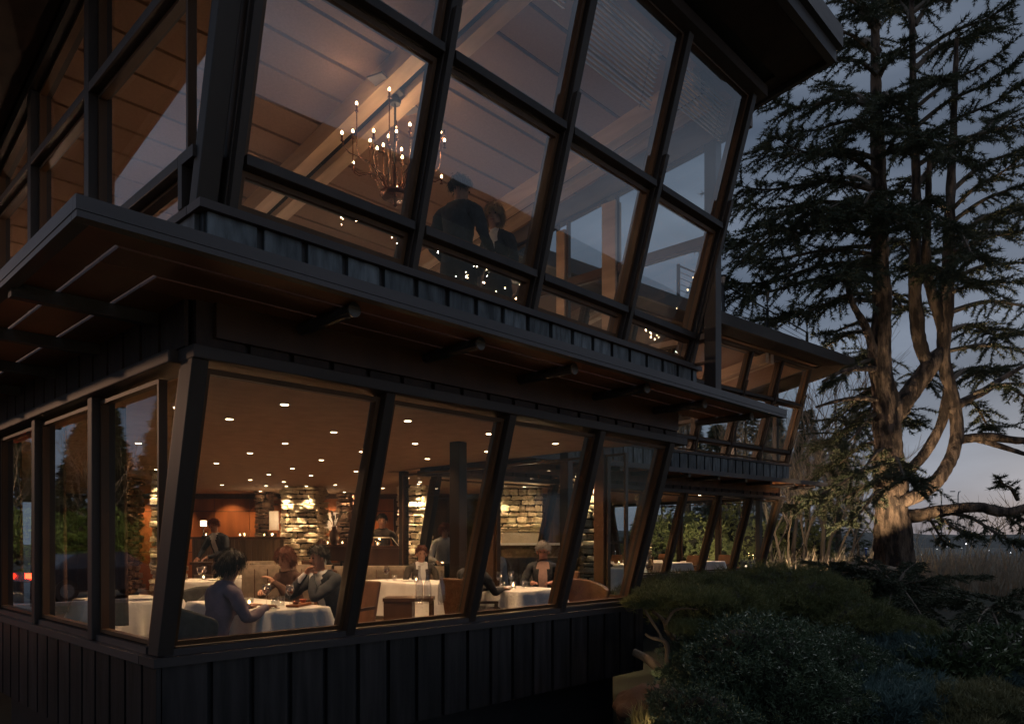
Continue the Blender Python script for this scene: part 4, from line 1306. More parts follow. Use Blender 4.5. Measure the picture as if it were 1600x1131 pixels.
    nu, nv = 18, 8
    for j in range(nv+1):
        for i in range(nu):
            a = 2*math.pi*i/nu; front = max(0, math.sin(a))
            lim = 1.95 - .85*front**.7 if not bald else 0
            if long_hair: lim = 2.5 - 1.45*front**.6
            ph = lim*j/nv
            rx, ry, rz_ = .079, .094, .090
            nzv = 1 + .09*mnoise.noise(Vector((a*2, ph*3, label.__len__()*.3)))
            if long_hair and ph > 1.5: rx *= 1.05; ry *= 1.02
            zz = math.cos(ph)*rz_; rr = max(math.sin(ph), .95 if (long_hair and ph > 1.4) else 0)
            V.append(hd((math.cos(a)*rr*rx*nzv, (math.sin(a)*rr*ry*nzv) - .006, .040 + zz*nzv))*k)
    for j in range(nv):
        for i in range(nu): F.append((j*nu+i, (j+1)*nu+i, (j+1)*nu+(i+1) % nu, j*nu+(i+1) % nu))
    if not bald:
        hb = npmesh('hair', np.array([tuple(v) for v in V]), np.array(F), hair, ob, smooth=True)
        md = hb.modifiers.new('body', 'SOLIDIFY'); md.thickness = .007; md.offset = 1
        ho, hdv, hl = [], [], []
        for q in range(420):
            a = rng.uniform(0, 2*math.pi); front = max(0, math.sin(a)); lim = (2.35 - 1.15*front**.6) if long_hair else (1.95 - .85*front**.7)
            ph = lim*rng.random()**.6; sgn = 1 if math.cos(a) > 0 else -1
            ho.append(hd((math.cos(a)*math.sin(ph)*.083, math.sin(a)*math.sin(ph)*.098-.006, .040+math.cos(ph)*.096))*k)
            tang = Vector((math.cos(a)*math.cos(ph)*.6 + sgn*.25, math.sin(a)*math.cos(ph)*.6 - .25, -math.sin(ph) - .15)) + Vector((math.cos(a)*math.sin(ph), math.sin(a)*math.sin(ph), math.cos(ph)))*.07
            hdv.append(rh @ tang.normalized()); hl.append((.11 if ph > 1.0 else .07) if long_hair else .040)
        blades('hair_strands', np.array([tuple(v) for v in ho]), np.array([tuple(v) for v in hdv]), np.array(hl)*k, np.full(len(ho), .008), hair, hb, per=3, spread=.13, flat=1)
    if shirt:
        cb = MB(); cc = (neck*k); cb.lathe([(.062, -.035), (.060, .012), (.054, .014), (.055, -.035)], (cc.x, cc.y-.004, cc.z-.01), 14).build('collar', shirt, ob, smooth=True)
    if glasses:
        gb = MB()
        for s in (-1, 1):
            ring = [hd((s*.031 + .022*math.cos(a), .092, .013 + .017*math.sin(a)))*k for a in [2*math.pi*q/12 for q in range(13)]]
            gb.tube(ring, .0022, 5, False)
            gb.bar(hd((s*.054, .088, .016))*k, hd((s*.083, .0, .010))*k, .003, .004)
        gb.bar(hd((-.009, .094, .015))*k, hd((.009, .094, .015))*k, .003, .003)
        gb.build('glasses', BLACK, ob)
    return root

# heading: local +y looks along (-sin rz, cos rz)
person((.64, .60, -.06), R(-82), 'woman in a lilac blouse seated with her back to the corner glass', LILAC, None, hair=HAIRD, female=True, lean=R(14), nod=R(8), long_hair=True,
       armL=((-.24, .16, .76), (-.12, .42, .83)), armR=((.24, .16, .76), (.13, .42, .83)))
person((2.16, 1.12, 0), R(97), 'man in a dark suit leaning his elbows on the front table', SUIT, SHIRTW, hair=HAIRD, lean=R(18), turn=R(-8), nod=R(4), h=1.70,
       armL=((-.22, .46, .80), (-.06, .34, 1.02)), armR=((.22, .42, .80), (.03, .36, 1.03)))
person((2.18, 1.90, 0), R(110), 'woman in a rust brown blouse beside the suited man', RUST, None, hair=HAIRR, female=True, lean=R(16), nod=R(6), h=1.66, long_hair=True,
       armL=((-.22, .34, .80), (-.05, .42, .95)), armR=((.22, .34, .80), (.05, .52, .84)))
p = at(350, 843, 14.0)
person((p.x, p.y, 0), R(180)+math.atan2(-FW.x, FW.y)-R(25), 'waiter in black jacket and white shirt bending over a table', SUIT, SHIRTW, sit=False, lean=R(20), nod=R(20), h=1.76, hair=HAIRR,
       armL=((-.30, .22, 1.12), (-.14, .48, 1.02)), armR=((.30, .22, 1.12), (.10, .52, 1.00)))
person((5.48, 1.20, 0), R(128), 'grey haired man with glasses in dark jacket and pink striped shirt', SUIT, SHIRTP, hair=HAIRG, skin=SKINR, glasses=True, turn=R(-4), nod=R(12), lean=R(4), h=1.70,
       armL=((-.27, .10, .74), (-.14, .36, .80)), armR=((.27, .10, .74), (.14, .36, .80)))
person((3.80, .88, 0), R(-88), 'bald diner in dark clothes facing the grey haired man', SUIT, SHIRTW, bald=True, lean=R(8), h=1.66,
       armL=((-.24, .20, .78), (-.10, .44, .80)), armR=((.24, .20, .78), (.12, .46, .80)))
p = at(690, 843, 13.2)
person((p.x, p.y, 0), R(150), 'red haired woman in a pale grey top reaching over a table', GREYT, None, sit=False, lean=R(30), nod=R(12), h=1.70, female=True, hair=HAIRR, long_hair=True,
       armL=((-.26, .32, 1.05), (-.2, .55, 1.0)), armR=((.26, .32, 1.05), (.2, .55, 1.0)))
p = at(657, 843, 11.2)
person((p.x, p.y, 0), R(150), 'diner with a white collar left of the thick post', SUITB, SHIRTW, hair=HAIRR, lean=R(6), h=1.62)
p = at(786, 843, 12.6)
person((p.x, p.y, 0), R(60), 'bald diner in a pale shirt lifting a hand behind the second mullion', GREYT, None, bald=True, lean=R(8), h=1.68,
       armL=((-.24, .2, .8), (-.1, .35, 1.0)), armR=((.24, .3, .85), (.1, .30, 1.08)))
p = at(597, 843, 14.2)
person((p.x, p.y, 0), R(140), 'waiter in dark brown standing in the shadow beside the bright pillar', SUITB, None, sit=False, h=1.82, hair=HAIRD)
p = at(500, 843, 15.6)
person((p.x, p.y, 0), R(200), 'seated guest in a grey jacket right of the wide stone pillar', SUITB, SHIRTW, h=1.72, hair=HAIRR)
chair('armchair', p.x, p.y, R(200), 'dark armchair beside the wide stone pillar', SEATB)
for i, (lx, ly, rz, hr, tp) in enumerate([(5.75, 1.0, 90, HAIRR, RUST), (6.15, 1.0, -90, HAIRD, SUIT), (4.2, .9, 90, HAIRD, GREYT), (7.75, 1.0, 90, HAIRR, GREYT)]):
    q = W2.matrix_basis @ Vector((lx, ly, 0))
    person((q.x, q.y, -.01), ang+R(rz), ['red haired diner in rust in the far wing', 'dark haired diner in a suit in the far wing', 'diner in pale grey at the left end of the far wing', 'diner in pale grey in the middle of the far wing'][i], tp, None, hair=hr, h=1.68, female=(i in (0, 3)))

# upstairs couple
p = at(716, 300, 7.0)
person((p.x, p.y, 2.99), R(-75), 'man in a navy suit standing upstairs behind the glass', SUIT, SHIRTW, sit=False, h=1.80, hair=HAIRD, turn=R(-12), nod=R(4),
       armL=((-.28, -.02, 1.13), (-.22, .20, 1.02)), armR=((.28, .0, 1.13), (.18, .30, 1.12)), group='couple standing upstairs')
p = at(776, 345, 7.35)
person((p.x, p.y, 2.99), R(95), 'woman in a dark jacket with fair hair upstairs facing the suited man', SUIT, SHIRTW, sit=False, h=1.66, female=True, hair=mat('fair_hair', (.42, .26, .12), .5, .3, 60), turn=R(30), long_hair=True,
       armL=((-.25, .0, 1.10), (-.14, .26, 1.12)), armR=((.25, .0, 1.10), (.14, .26, 1.10)), group='couple standing upstairs')

# ================================================================== vegetation
def leafmat(name, col, col2, rough=.7):
    m = mat(name, col, rough, .3, 1.6, (1, 1, 1), 0, col2=col2, detail=3, spec=.25)
    return m
CEDAR = leafmat('cedar_needles', (.095, .105, .060), (.045, .058, .036))
PINE = leafmat('pine_needles', (.22, .22, .085), (.10, .115, .05))
DARKL = leafmat('dark_evergreen_leaves', (.115, .15, .085), (.05, .07, .042), .45)
JUNIP = leafmat('blue_juniper', (.15, .21, .195), (.075, .115, .105))
JGOLD = leafmat('golden_juniper', (.24, .215, .11), (.11, .115, .06))
RHODO = leafmat('rhododendron_leaves', (.13, .16, .075), (.055, .08, .04), .4)
LEAFY = leafmat('roadside_leaves', (.09, .13, .035), (.04, .07, .02), .5)
DRYG = leafmat('dry_grass_blades', (.30, .25, .11), (.16, .14, .06))
BARK = mat('cedar_bark', (.22, .155, .115), .95, .45, 4, (1.6, 1.6, .45), 3.0, col2=(.045, .032, .026), detail=9)
_r = [n for n in BARK.node_tree.nodes if n.type == 'VALTORGB'][0].color_ramp
_r.elements[0].position = .43; _r.elements[1].position = .60
BARK2 = mat('grey_bark', (.16, .125, .095), .9, .35, 6, (1, 1, .3), .6)
BARKP = mat('pine_bark', (.24, .175, .115), .9, .4, 10, (1, 1, .4), .8, col2=(.16, .11, .07))

def curve(pts, n=14):
    """smooth polyline (Catmull-Rom) through 3-D points with radii"""
    P_ = [Vector(p[:3]) for p in pts]; Rr = [p[3] for p in pts]; out, ro = [], []
    for i in range(len(P_)-1):
        p0, p1, p2, p3 = P_[max(i-1, 0)], P_[i], P_[i+1], P_[min(i+2, len(P_)-1)]
        st = max(2, n // (len(P_)-1))
        for k in range(st):
            t = k/st
            out.append(.5*((2*p1) + (p2-p0)*t + (2*p0-5*p1+4*p2-p3)*t*t + (3*p1-p0-3*p2+p3)*t**3)); ro.append(Rr[i]*(1-t)+Rr[i+1]*t)
    out.append(P_[-1]); ro.append(Rr[-1])
    return out, ro

def trunk_mesh(mb, pts, n=22, sides=12, rough=.09, seed=0, furrow=0):
    P_, Rr = curve(pts, n); b = len(mb.v)
    mb.tube(P_, Rr, sides)
    for i in range(b, len(mb.v)):
        v = Vector(mb.v[i]); k = (i-b)//sides; k = min(k, len(P_)-1)
        d = v - P_[k]; s = 1 + rough*mnoise.noise(v*1.7 + Vector((seed, 0, 0)))*2 + rough*.6*mnoise.noise(v*6)
        if furrow:
            q = Vector((v.x*furrow, v.y*furrow, v.z*furrow*.16)) + Vector((0, 0, seed)); wv = v*1.5
            s += .16*(abs(mnoise.noise(q + Vector((mnoise.noise(wv), 0, 0))))**.6) - .08 + .05*mnoise.noise(Vector((v.x*16, v.y*16, v.z*7)))
        mb.v[i] = tuple(P_[k] + d*s)

# ---- the great cedar
TD = 20.0
base = at(1395, 900, TD)
CT = empty('cedar_tree', (base.x, base.y, base.z-.3), 0, 'huge old cedar with forked trunks uplit from below, right of the building', 'tree')
def tp(px, py, r, dd=0.):
    p = at(px, py, TD+dd) - CT.location; return (p.x, p.y, p.z, r)
tk = MB()
trunk_mesh(tk, [tp(1398, 925, .72), tp(1397, 885, .52), tp(1395, 840, .46), tp(1393, 780, .43), tp(1388, 700, .36), tp(1383, 620, .31), tp(1374, 560, .27), tp(1378, 480, .25), tp(1375, 400, .22), tp(1374, 300, .21), tp(1370, 200, .17), tp(1368, 90, .12), tp(1366, -90, .06)], 260, 72, .07, 3, 6.5)
tk.build('trunk', BARK, CT, smooth=True)
def limb(pts, name='limb', n=20, sides=10, m=BARK):
    big = pts[1][3] > .15
    mb = MB(); trunk_mesh(mb, pts, n*5 if big else n*2, 36 if big else 12, .08, len(pts), 9); return mb.build(name, m, CT, smooth=True)
limb([tp(1388, 665, .22), tp(1404, 640, .27), tp(1430, 603, .25), tp(1459, 562, .22), tp(1474, 545, .12)])
limb([tp(1452, 572, .17), tp(1438, 540, .18), tp(1431, 480, .17), tp(1430, 400, .15), tp(1432, 300, .12), tp(1428, 180, .10), tp(1425, 40, .07), tp(1424, -90, .04)], n=26)
limb([tp(1392, 765, .17, .2), tp(1420, 736, .16, .2), tp(1448, 704, .14, .2), tp(1468, 668, .13, .2), tp(1478, 635, .15, .1), tp(1482, 600, .12)])
limb([tp(1396, 784, .18, -.3), tp(1428, 776, .19, -.3), tp(1464, 750, .18, -.3), tp(1488, 712, .17, -.2), tp(1495, 668, .17), tp(1488, 620, .17), tp(1475, 560, .16), tp(1478, 480, .19), tp(1483, 400, .16), tp(1485, 300, .12), tp(1490, 190, .09), tp(1495, 60, .05)], n=36)
limb([tp(1476, 540, .14), tp(1470, 500, .16), tp(1455, 455, .14), tp(1447, 400, .12), tp(1450, 330, .09), tp(1452, 250, .06)])
limb([tp(1392, 800, .22), tp(1420, 806, .20), tp(1470, 798, .16, -.6), tp(1530, 792, .13, -1), tp(1570, 800, .11, -1.2), tp(1640, 782, .10, -1.5), tp(1700, 770, .06, -2)])
limb([tp(1489, 690, .13), tp(1510, 685, .13), tp(1550, 683, .11, -.4), tp(1600, 688, .09, -.8), tp(1680, 680, .05, -1)])
limb([tp(1520, 684, .08), tp(1560, 696, .07, -.5), tp(1610, 712, .05, -.9)])
limb([tp(1484, 645, .12), tp(1505, 628, .12), tp(1540, 610, .10, .5), tp(1565, 592, .08, .8), tp(1620, 560, .04, 1)])
limb([tp(1375, 578, .09), tp(1350, 576, .07, -.4), tp(1318, 580, .05, -.8), tp(1285, 596, .03, -1)], sides=7)
limb([tp(1377, 626, .08), tp(1345, 622, .065, -.3), tp(1310, 626, .05, -.6), tp(1275, 636, .03, -1)], sides=7)
limb([tp(1372, 580, .12), tp(1362, 540, .12, -.2), tp(1352, 510, .10, -.4), tp(1330, 470, .08, -.6), tp(1322, 430, .05, -.8)], sides=8)
# boughs: root pixel -> tip pixel, depth shift at the tip
BO = []
left = [((1372, 90), (1268, 20), -1), ((1372, 120), (1285, 78), -2), ((1372, 170), (1207, 160), -1.5), ((1374, 190), (1238, 205), .5), ((1374, 250), (1184, 232), -1), ((1374, 275), (1212, 215), -2.5),
        ((1375, 300), (1143, 288), -1), ((1376, 330), (1140, 320), 1), ((1376, 350), (1185, 350), -3), ((1377, 370), (1131, 376), -1), ((1378, 400), (1156, 402), 1.5), ((1378, 385), (1200, 420), 3),
        ((1378, 420), (1136, 440), -1.2), ((1378, 440), (1112, 462), .6), ((1378, 460), (1190, 490), -2.5), ((1378, 470), (1160, 500), 2), ((1377, 500), (1250, 520), -1.5), ((1376, 520), (1225, 545), 2),
        ((1376, 560), (1255, 600), -2.5), ((1378, 600), (1268, 655), 1), ((1380, 640), (1280, 700), -2), ((1390, 700), (1300, 740), -3), ((1392, 730), (1228, 775), -2.5), ((1392, 745), (1245, 800), -1),
        ((1392, 760), (1200, 790), 1), ((1392, 760), (1290, 815), -3), ((1382, 660), (1250, 690), 2.5), ((1385, 690), (1255, 730), 2), ((1372, 60), (1300, -40), -1), ((1371, 30), (1290, -30), 1),
        ((1378, 560), (1300, 560), 3), ((1380, 610), (1318, 650), 3.5)]
right = [((1430, 90), (1583, 4), -.5), ((1428, 110), (1540, 40), 2), ((1430, 170), (1572, 76), -1), ((1430, 200), (1584, 102), -.5), ((1432, 230), (1596, 132), -1.5), ((1432, 260), (1622, 170), -1), ((1432, 290), (1560, 180), 2),
         ((1485, 300), (1625, 210), .5), ((1485, 330), (1600, 240), -2), ((1484, 350), (1640, 262), -1), ((1484, 380), (1630, 300), 1), ((1483, 400), (1650, 340), -2), ((1482, 420), (1560, 330), 2.5),
         ((1480, 440), (1640, 395), .0), ((1480, 460), (1620, 430), -2), ((1478, 490), (1660, 470), 1), ((1476, 520), (1580, 520), 2.5), ((1476, 550), (1640, 540), -1), ((1520, 615), (1650, 590), -1),
         ((1550, 600), (1640, 640), 1), ((1510, 625), (1550, 668), 2), ((1480, 600), (1560, 572), 3), ((1500, 795), (1640, 800), -1), ((1480, 800), (1600, 850), -2), ((1440, 805), (1520, 835), -2), ((1530, 792), (1620, 830), .5),
         ((1560, 798), (1660, 845), -1), ((1430, 40), (1500, -60), 0), ((1425, 20), (1570, -50), 1), ((1590, 780), (1560, 745), -1), ((1600, 690), (1640, 730), -1), ((1440, 800), (1480, 850), 1)]
mid = [((1374, 120), (1420, 60), -2.5), ((1374, 160), (1400, 150), -3), ((1374, 210), (1330, 190), -3.2), ((1374, 250), (1440, 220), -3), ((1376, 310), (1330, 330), -3.5), ((1378, 350), (1420, 350), -3), ((1378, 410), (1300, 430), -3.5),
       ((1430, 330), (1490, 350), -2.5), ((1432, 280), (1400, 300), 3), ((1378, 460), (1420, 480), 3), ((1430, 420), (1530, 440), -3), ((1374, 40), (1340, 10), -2), ((1430, 140), (1470, 120), -3), ((1432, 230), (1520, 250), -3),
       ((1378, 380), (1440, 400), 3.5), ((1374, 300), (1280, 270), 3.5), ((1374, 180), (1290, 130), 3), ((1430, 60), (1400, -20), 2), ((1425, 0), (1460, -60), -2), ((1374, 330), (1250, 320), -3.5), ((1392, 720), (1420, 745), -3.5),
       ((1480, 560), (1440, 600), 3), ((1378, 640), (1420, 660), 3.5), ((1484, 360), (1530, 400), -3.5), ((1374, 80), (1320, 60), 3)]
random.seed(21)
for q in range(6):
    x0 = random.choice((1374, 1374, 1430, 1484)); y0 = random.uniform(-40, 560); sgn = random.choice((-1, 1))
    mid.append(((x0, y0), (x0 + sgn*random.uniform(20, 110), y0 + random.uniform(-45, 35)), random.choice((-1, 1))*random.uniform(1.5, 4)))
OO, DD, LL = [], [], []
left = [(a, (b[0]+34 if b[1] > 470 else b[0], b[1]), c+(1.6 if b[1] > 470 else 0)) for (a, b, c) in left]
bm_ = MB()
for (r0, t0, dd) in left + right + mid:
    A = at(r0[0], r0[1], TD) - CT.location; B = at(t0[0], t0[1], TD+dd) - CT.location
    length = (B-A).length; mid1 = A.lerp(B, .35) + Vector((0, 0, .05*length)); mid2 = A.lerp(B, .75) + Vector((0, 0, -.02*length))
    pts, rd = curve([(*A, .05+.008*length), (*mid1, .04+.004*length), (*mid2, .028), (*B, .008)], 18)
    bm_.tube(pts, rd, 5)
    ax = (B-A).normalized(); sd = ax.cross(Vector((0, 0, 1))).normalized()
    nn = int(length/.105); 
    for j in range(nn):
        t = .16 + .84*j/max(1, nn-1); k = t*(len(pts)-1); i0 = min(int(k), len(pts)-2); p = pts[i0].lerp(pts[i0+1], k-i0)
        for s in (-1, 1):
            if random.random() < .30: continue
            tl = (1.15*math.sin(math.pi*min(1, (1-t)*1.05+.12))**.7 + .10) * random.choice((.3, .5, .7, .85, 1.2)) * random.uniform(.7, 1.1) * min(1, length/4.5)
            td = (ax*random.uniform(.35, .9) + sd*s*random.uniform(.5, 1.1) + Vector((0, 0, random.uniform(-.62, .28)))).normalized()
            m_ = max(3, int(tl/.085)); q0 = p
            tw = [q0]
            for q in range(m_):
                td = (td + Vector((random.uniform(-.1, .1), random.uniform(-.1, .1), random.uniform(-.14, .05) + (.08 if t > .85 else 0)))).normalized()
                q0 = q0 + td*(tl/m_); OO.append(tuple(q0)); DD.append(tuple(td)); LL.append(random.uniform(.10, .19)); tw.append(q0)
            if tl > .22: bm_.tube([tw[0], tw[len(tw)//2], tw[-1]], [.014, .010, .004], 3, False)
    # tip
    for q in range(5): OO.append(tuple(B - ax*.07*q)); DD.append(tuple(ax)); LL.append(.17)
bm_.build('branches', BARK2, CT)
cr_ = blades('crown', np.array(OO), np.array(DD), np.array(LL), np.full(len(OO), .024), CEDAR, CT, per=13, spread=.75, flat=.8)

# low sweeping boughs of a second, smaller cedar in front of the boulder
def low_bough(px0, py0, D0, pts_px, label, m=CEDAR, dens=.032, tl0=.7, bark=BARK2):
    b0 = at(px0, py0, D0); o = empty('low_cedar', (b0.x, b0.y, b0.z), 0, label, 'tree')
    mb = MB(); O_, D_, L_ = [], [], []
    for (px, py, D) in pts_px:
        A = Vector((0, 0, .1)); B = at(px, py, D) - b0; ln = (B-A).length
        pts, rd = curve([(*A, .035), (*(A.lerp(B, .4)+Vector((0, 0, .05*ln))), .022), (*B, .008)], 14); mb.tube(pts, rd, 6)
        ax = (B-A).normalized(); sd = ax.cross(Vector((0, 0, 1))).normalized(); nn = int(ln/dens)
        for j in range(nn):
            t = .1+.9*j/nn; k = t*(len(pts)-1); i0 = min(int(k), len(pts)-2); p = pts[i0].lerp(pts[i0+1], k-i0)
            s = random.choice((-1, 1)); td = (ax*.7+sd*s*random.uniform(.4, 1.1)+Vector((0, 0, random.uniform(-.25, .2)))).normalized(); tl = tl0*random.uniform(.4, 1.1)*(1.2-t)
            for q in range(int(tl/.06)+1):
                p = p + td*.06; td = (td+Vector((0, 0, -.05))).normalized(); O_.append(tuple(p)); D_.append(tuple(td)); L_.append(random.uniform(.07, .13))
    mb.build('branches', bark, o); blades('crown', np.array(O_), np.array(D_), np.array(L_), np.full(len(O_), .018), m, o, per=9, spread=.6, flat=.5)
    return o
low_bough(1400, 925, 15.5, [(1230, 895, 15), (1260, 878, 16), (1310, 880, 14.5), (1290, 905, 14), (1460, 905, 15), (1500, 950, 14.5), (1540, 900, 15.5), (1350, 872, 16.5), (1430, 880, 17), (1470, 985, 14), (1600, 945, 14), (1440, 960, 13.5), (1380, 975, 13.5), (1215, 905, 15.5), (1250, 910, 14.5), (1560, 960, 13.5)],
          'low dark cedar spreading over the boulder at the foot of the big tree')
low_bough(1545, 960, 13, [(1480, 930, 13), (1600, 925, 12.5), (1640, 950, 12), (1520, 990, 12), (1600, 985, 12), (1570, 1005, 11.5)], 'low dark spreading evergreen at the right edge below the field')

def lump(parent, c, r, n, m, ln, wd, per=7, spread=.6, up=.4, rough=.35, seed=0, name='foliage'):
    """foliage over a lumpy mound"""
    u = rng.normal(0, 1, (n, 3)); u[:, 2] = np.abs(u[:, 2])*.9 - .15; u /= np.linalg.norm(u, axis=1)[:, None]
    sc = np.array([1 + rough*mnoise.noise(Vector(tuple(q*2.3)) + Vector((seed*3.1, 0, 0))) + rough*.7*mnoise.noise(Vector(tuple(q*6)) + Vector((seed*1.7, 2, 0))) for q in u])
    O_ = u*sc[:, None]*np.array(r)*(.72+.28*rng.random((n, 1))**.5) + np.array(c)
    D_ = u/np.array(r)*min(r); D_[:, 2] += up; D_ /= np.linalg.norm(D_, axis=1)[:, None]
    return blades(name, O_, D_, rng.uniform(ln*.7, ln*1.3, n), np.full(n, wd), m, parent, per=per, spread=spread, flat=.8)

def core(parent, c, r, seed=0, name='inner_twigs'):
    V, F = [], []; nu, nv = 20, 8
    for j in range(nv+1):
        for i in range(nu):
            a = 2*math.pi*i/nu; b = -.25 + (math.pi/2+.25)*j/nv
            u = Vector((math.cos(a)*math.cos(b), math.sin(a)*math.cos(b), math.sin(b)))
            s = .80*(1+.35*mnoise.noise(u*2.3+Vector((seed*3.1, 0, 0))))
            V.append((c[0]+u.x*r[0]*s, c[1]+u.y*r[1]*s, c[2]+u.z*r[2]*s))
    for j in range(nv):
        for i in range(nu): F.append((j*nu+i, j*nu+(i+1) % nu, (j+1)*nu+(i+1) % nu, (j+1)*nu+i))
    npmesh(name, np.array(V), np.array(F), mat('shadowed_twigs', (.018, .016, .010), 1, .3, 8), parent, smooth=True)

def shrub(name, px, py, D, lumps, m, label, ln, wd, per=7, spread=.6, up=.4, dens=2600, group='garden shrubs'):
    p = at(px, py, D); gz = ground_z(p.x, p.y)
    o = empty(name, (p.x, p.y, gz-.1), 0, label, 'shrub', group)
    for i, (dx, dz, dd, rx, ry, rz) in enumerate(lumps):
        c = RT*dx + FW*dd + Vector((0, 0, p.z-gz+.1+dz))
        core(o, (c.x, c.y, c.z), (rx, ry, rz), i+px)
        area = (rx*ry + rx*rz + ry*rz)
        lump(o, (c.x, c.y, c.z), (rx, ry, rz), int(dens*area), m, ln, wd, per, spread, up, .35, i+px, 'foliage')
    b = MB(); 
    for k in range(5):
        a = k*1.3; b.tube([(0, 0, 0), (.25*math.cos(a), .25*math.sin(a), .5*(p.z-gz)), (.5*math.cos(a), .5*math.sin(a), p.z-gz)], [.05, .035, .02], 6)
    b.build('stems', BARK2, o)
    return o
shrub('mounded_pine', 1095, 960, 10.6, [(0, .08, 0, 1.15, .9, .52), (-.5, .0, .9, .8, .8, .42)], PINE, 'low mounded pine with olive needles right at the building end', .085, .007, 9, .75, .5, 2300)
shrub('mounded_pine', 1215, 955, 12.4, [(0, .12, 0, 1.5, 1.2, .62), (-1.0, -.05, -.6, .9, .8, .42), (.8, -.1, -.8, .9, .8, .40)], PINE, 'widest mounded pine, in the middle below the far wing', .085, .007, 9, .75, .5, 1900)
shrub('mounded_pine', 1325, 975, 12.6, [(0, -.1, 0, 1.0, .9, .45), (.5, -.15, -.6, .8, .7, .35)], PINE, 'mounded pine at the right, in front of the boulder', .085, .007, 9, .75, .5, 1900)
shrub('evergreen_bush', 1165, 1060, 8.6, [(0, .05, 0, 1.0, .9, .66), (-.55, -.45, -.5, .6, .6, .6), (.5, -.3, -.3, .8, .7, .55)], DARKL, 'dark evergreen bush with small leaves, low in the middle', .055, .016, 7, .9, .4, 2300)
shrub('evergreen_bush', 1270, 1050, 9.6, [(0, .0, 0, 1.0, .9, .6), (.5, -.35, -.6, .8, .7, .5)], DARKL, 'dark evergreen bush left of the blue junipers', .055, .016, 7, .9, .4, 2100)
shrub('evergreen_bush', 1090, 1120, 7.6, [(0, -.1, 0, .62, .6, .45)], DARKL, 'small dark bush by the twisted pine at the bottom edge', .05, .015, 7, .9, .4, 2400)
shrub('blue_juniper', 1405, 1020, 11.0, [(0, -.1, 0, 1.15, .9, .34), (.7, -.2, -.6, .7, .6, .26)], JUNIP, 'upper blue green juniper spreading below the dark cedar', .10, .016, 8, .5, .25, 2300)
shrub('blue_juniper', 1385, 1090, 8.8, [(0, -.05, 0, .95, .8, .34), (-.6, -.25, -.3, .6, .6, .28), (.5, -.25, -.5, .6, .6, .28)], JUNIP, 'lower blue green juniper at the bottom of the garden', .095, .015, 8, .5, .25, 2600)
shrub('golden_juniper', 1530, 1105, 8.4, [(0, -.05, 0, .85, .7, .30), (.6, -.15, -.3, .6, .6, .28), (-.4, -.2, -.4, .5, .5, .25)], JGOLD, 'yellowish juniper in the bottom right corner', .09, .014, 8, .5, .25, 2600)
shrub('rhododendron', 1500, 1035, 10.4, [(0, .0, 0, .8, .7, .36), (.8, .05, .2, .9, .8, .42), (-.5, -.15, -.2, .5, .5, .28)], RHODO, 'rhododendron with long pointed leaves at the right edge', .13, .045, 5, .9, .3, 420)
shrub('evergreen_bush', 1590, 1060, 10.8, [(.3, -.3, 0, .9, .8, .5)], DARKL, 'dark bush behind the yellowish juniper', .055, .016, 7, .9, .4, 1800)

# boulder at the foot of the cedar
def boulder(px, py, D, r, label, seed, m):
    bm = bmesh.new(); bmesh.ops.create_icosphere(bm, subdivisions=4, radius=1)
    for v in bm.verts:
        d = 1 + .30*mnoise.noise(v.co*1.1+Vector((seed, 0, 0))) + .12*mnoise.noise(v.co*3.2+Vector((seed, 4, 0))) + .04*mnoise.noise(v.co*9)
        v.co = Vector((v.co.x*r[0], v.co.y*r[1], v.co.z*r[2]))*d
    me = bpy.data.meshes.new('boulder'); bm.to_mesh(me); bm.free(); me.materials.append(m); me.shade_smooth()
    p = at(px, py, D); o = bpy.data.objects.new('boulder', me); COL.objects.link(o); o.location = p; o.rotation_euler = (0, 0, seed); tag(o, label, 'boulder')
ROCK = mat('garden_rock', (.30, .22, .15), .9, .4, 3, bump=.7, detail=8)
boulder(1368, 915, 17.2, (.95, .7, .52), 'lit mossy boulder at the foot of the great cedar', 1.3, ROCK)
boulder(1318, 905, 17.6, (.7, .5, .40), 'smaller boulder left of the lit one under the low branches', 4.1, ROCK)
boulder(1015, 1112, 8.0, (.42, .35, .28), 'brown rounded rock at the foot of the building end', 7.7, mat('brown_rock', (.07, .035, .02), .9, .3, 4, bump=.5))

# small twisted pine
tw0 = at(1066, 1125, 8.9)
TP = empty('twisted_pine', tw0, 0, 'small gnarled pine with pale bark lit from below beside the building end', 'tree')
def wp(px, py, r, dd=0.): q = at(px, py, 8.9+dd) - tw0; return (q.x, q.y, q.z, r)
tb = MB()
trunk_mesh(tb, [wp(1066, 1135, .06), wp(1067, 1095, .055), wp(1063, 1065, .052), wp(1060, 1045, .05), wp(1045, 1050, .055), wp(1028, 1042, .06, .1), wp(1010, 1028, .06, .2), wp(990, 1018, .05, .3)], 30, 10, .16)
trunk_mesh(tb, [wp(1062, 1060, .045), wp(1044, 1036, .035), wp(1043, 1012, .032), wp(1036, 1000, .03), wp(1018, 996, .022), wp(1008, 990, .014)], 20, 8, .14)
trunk_mesh(tb, [wp(1036, 1003, .022), wp(1028, 985, .02), wp(1015, 965, .018), wp(1006, 950, .01)], 16, 7, .14)
trunk_mesh(tb, [wp(1062, 1058, .04), wp(1065, 1030, .03, .3), wp(1062, 1008, .04, .4), wp(1045, 988, .042, .4), wp(1036, 968, .03, .3), wp(1020, 955, .02, .2)], 20, 8, .14)
trunk_mesh(tb, [wp(1040, 975, .02), wp(1052, 955, .018), wp(1070, 950, .012), wp(1090, 952, .006)], 12, 6, .12)
tb.build('trunk', BARKP, TP, smooth=True)
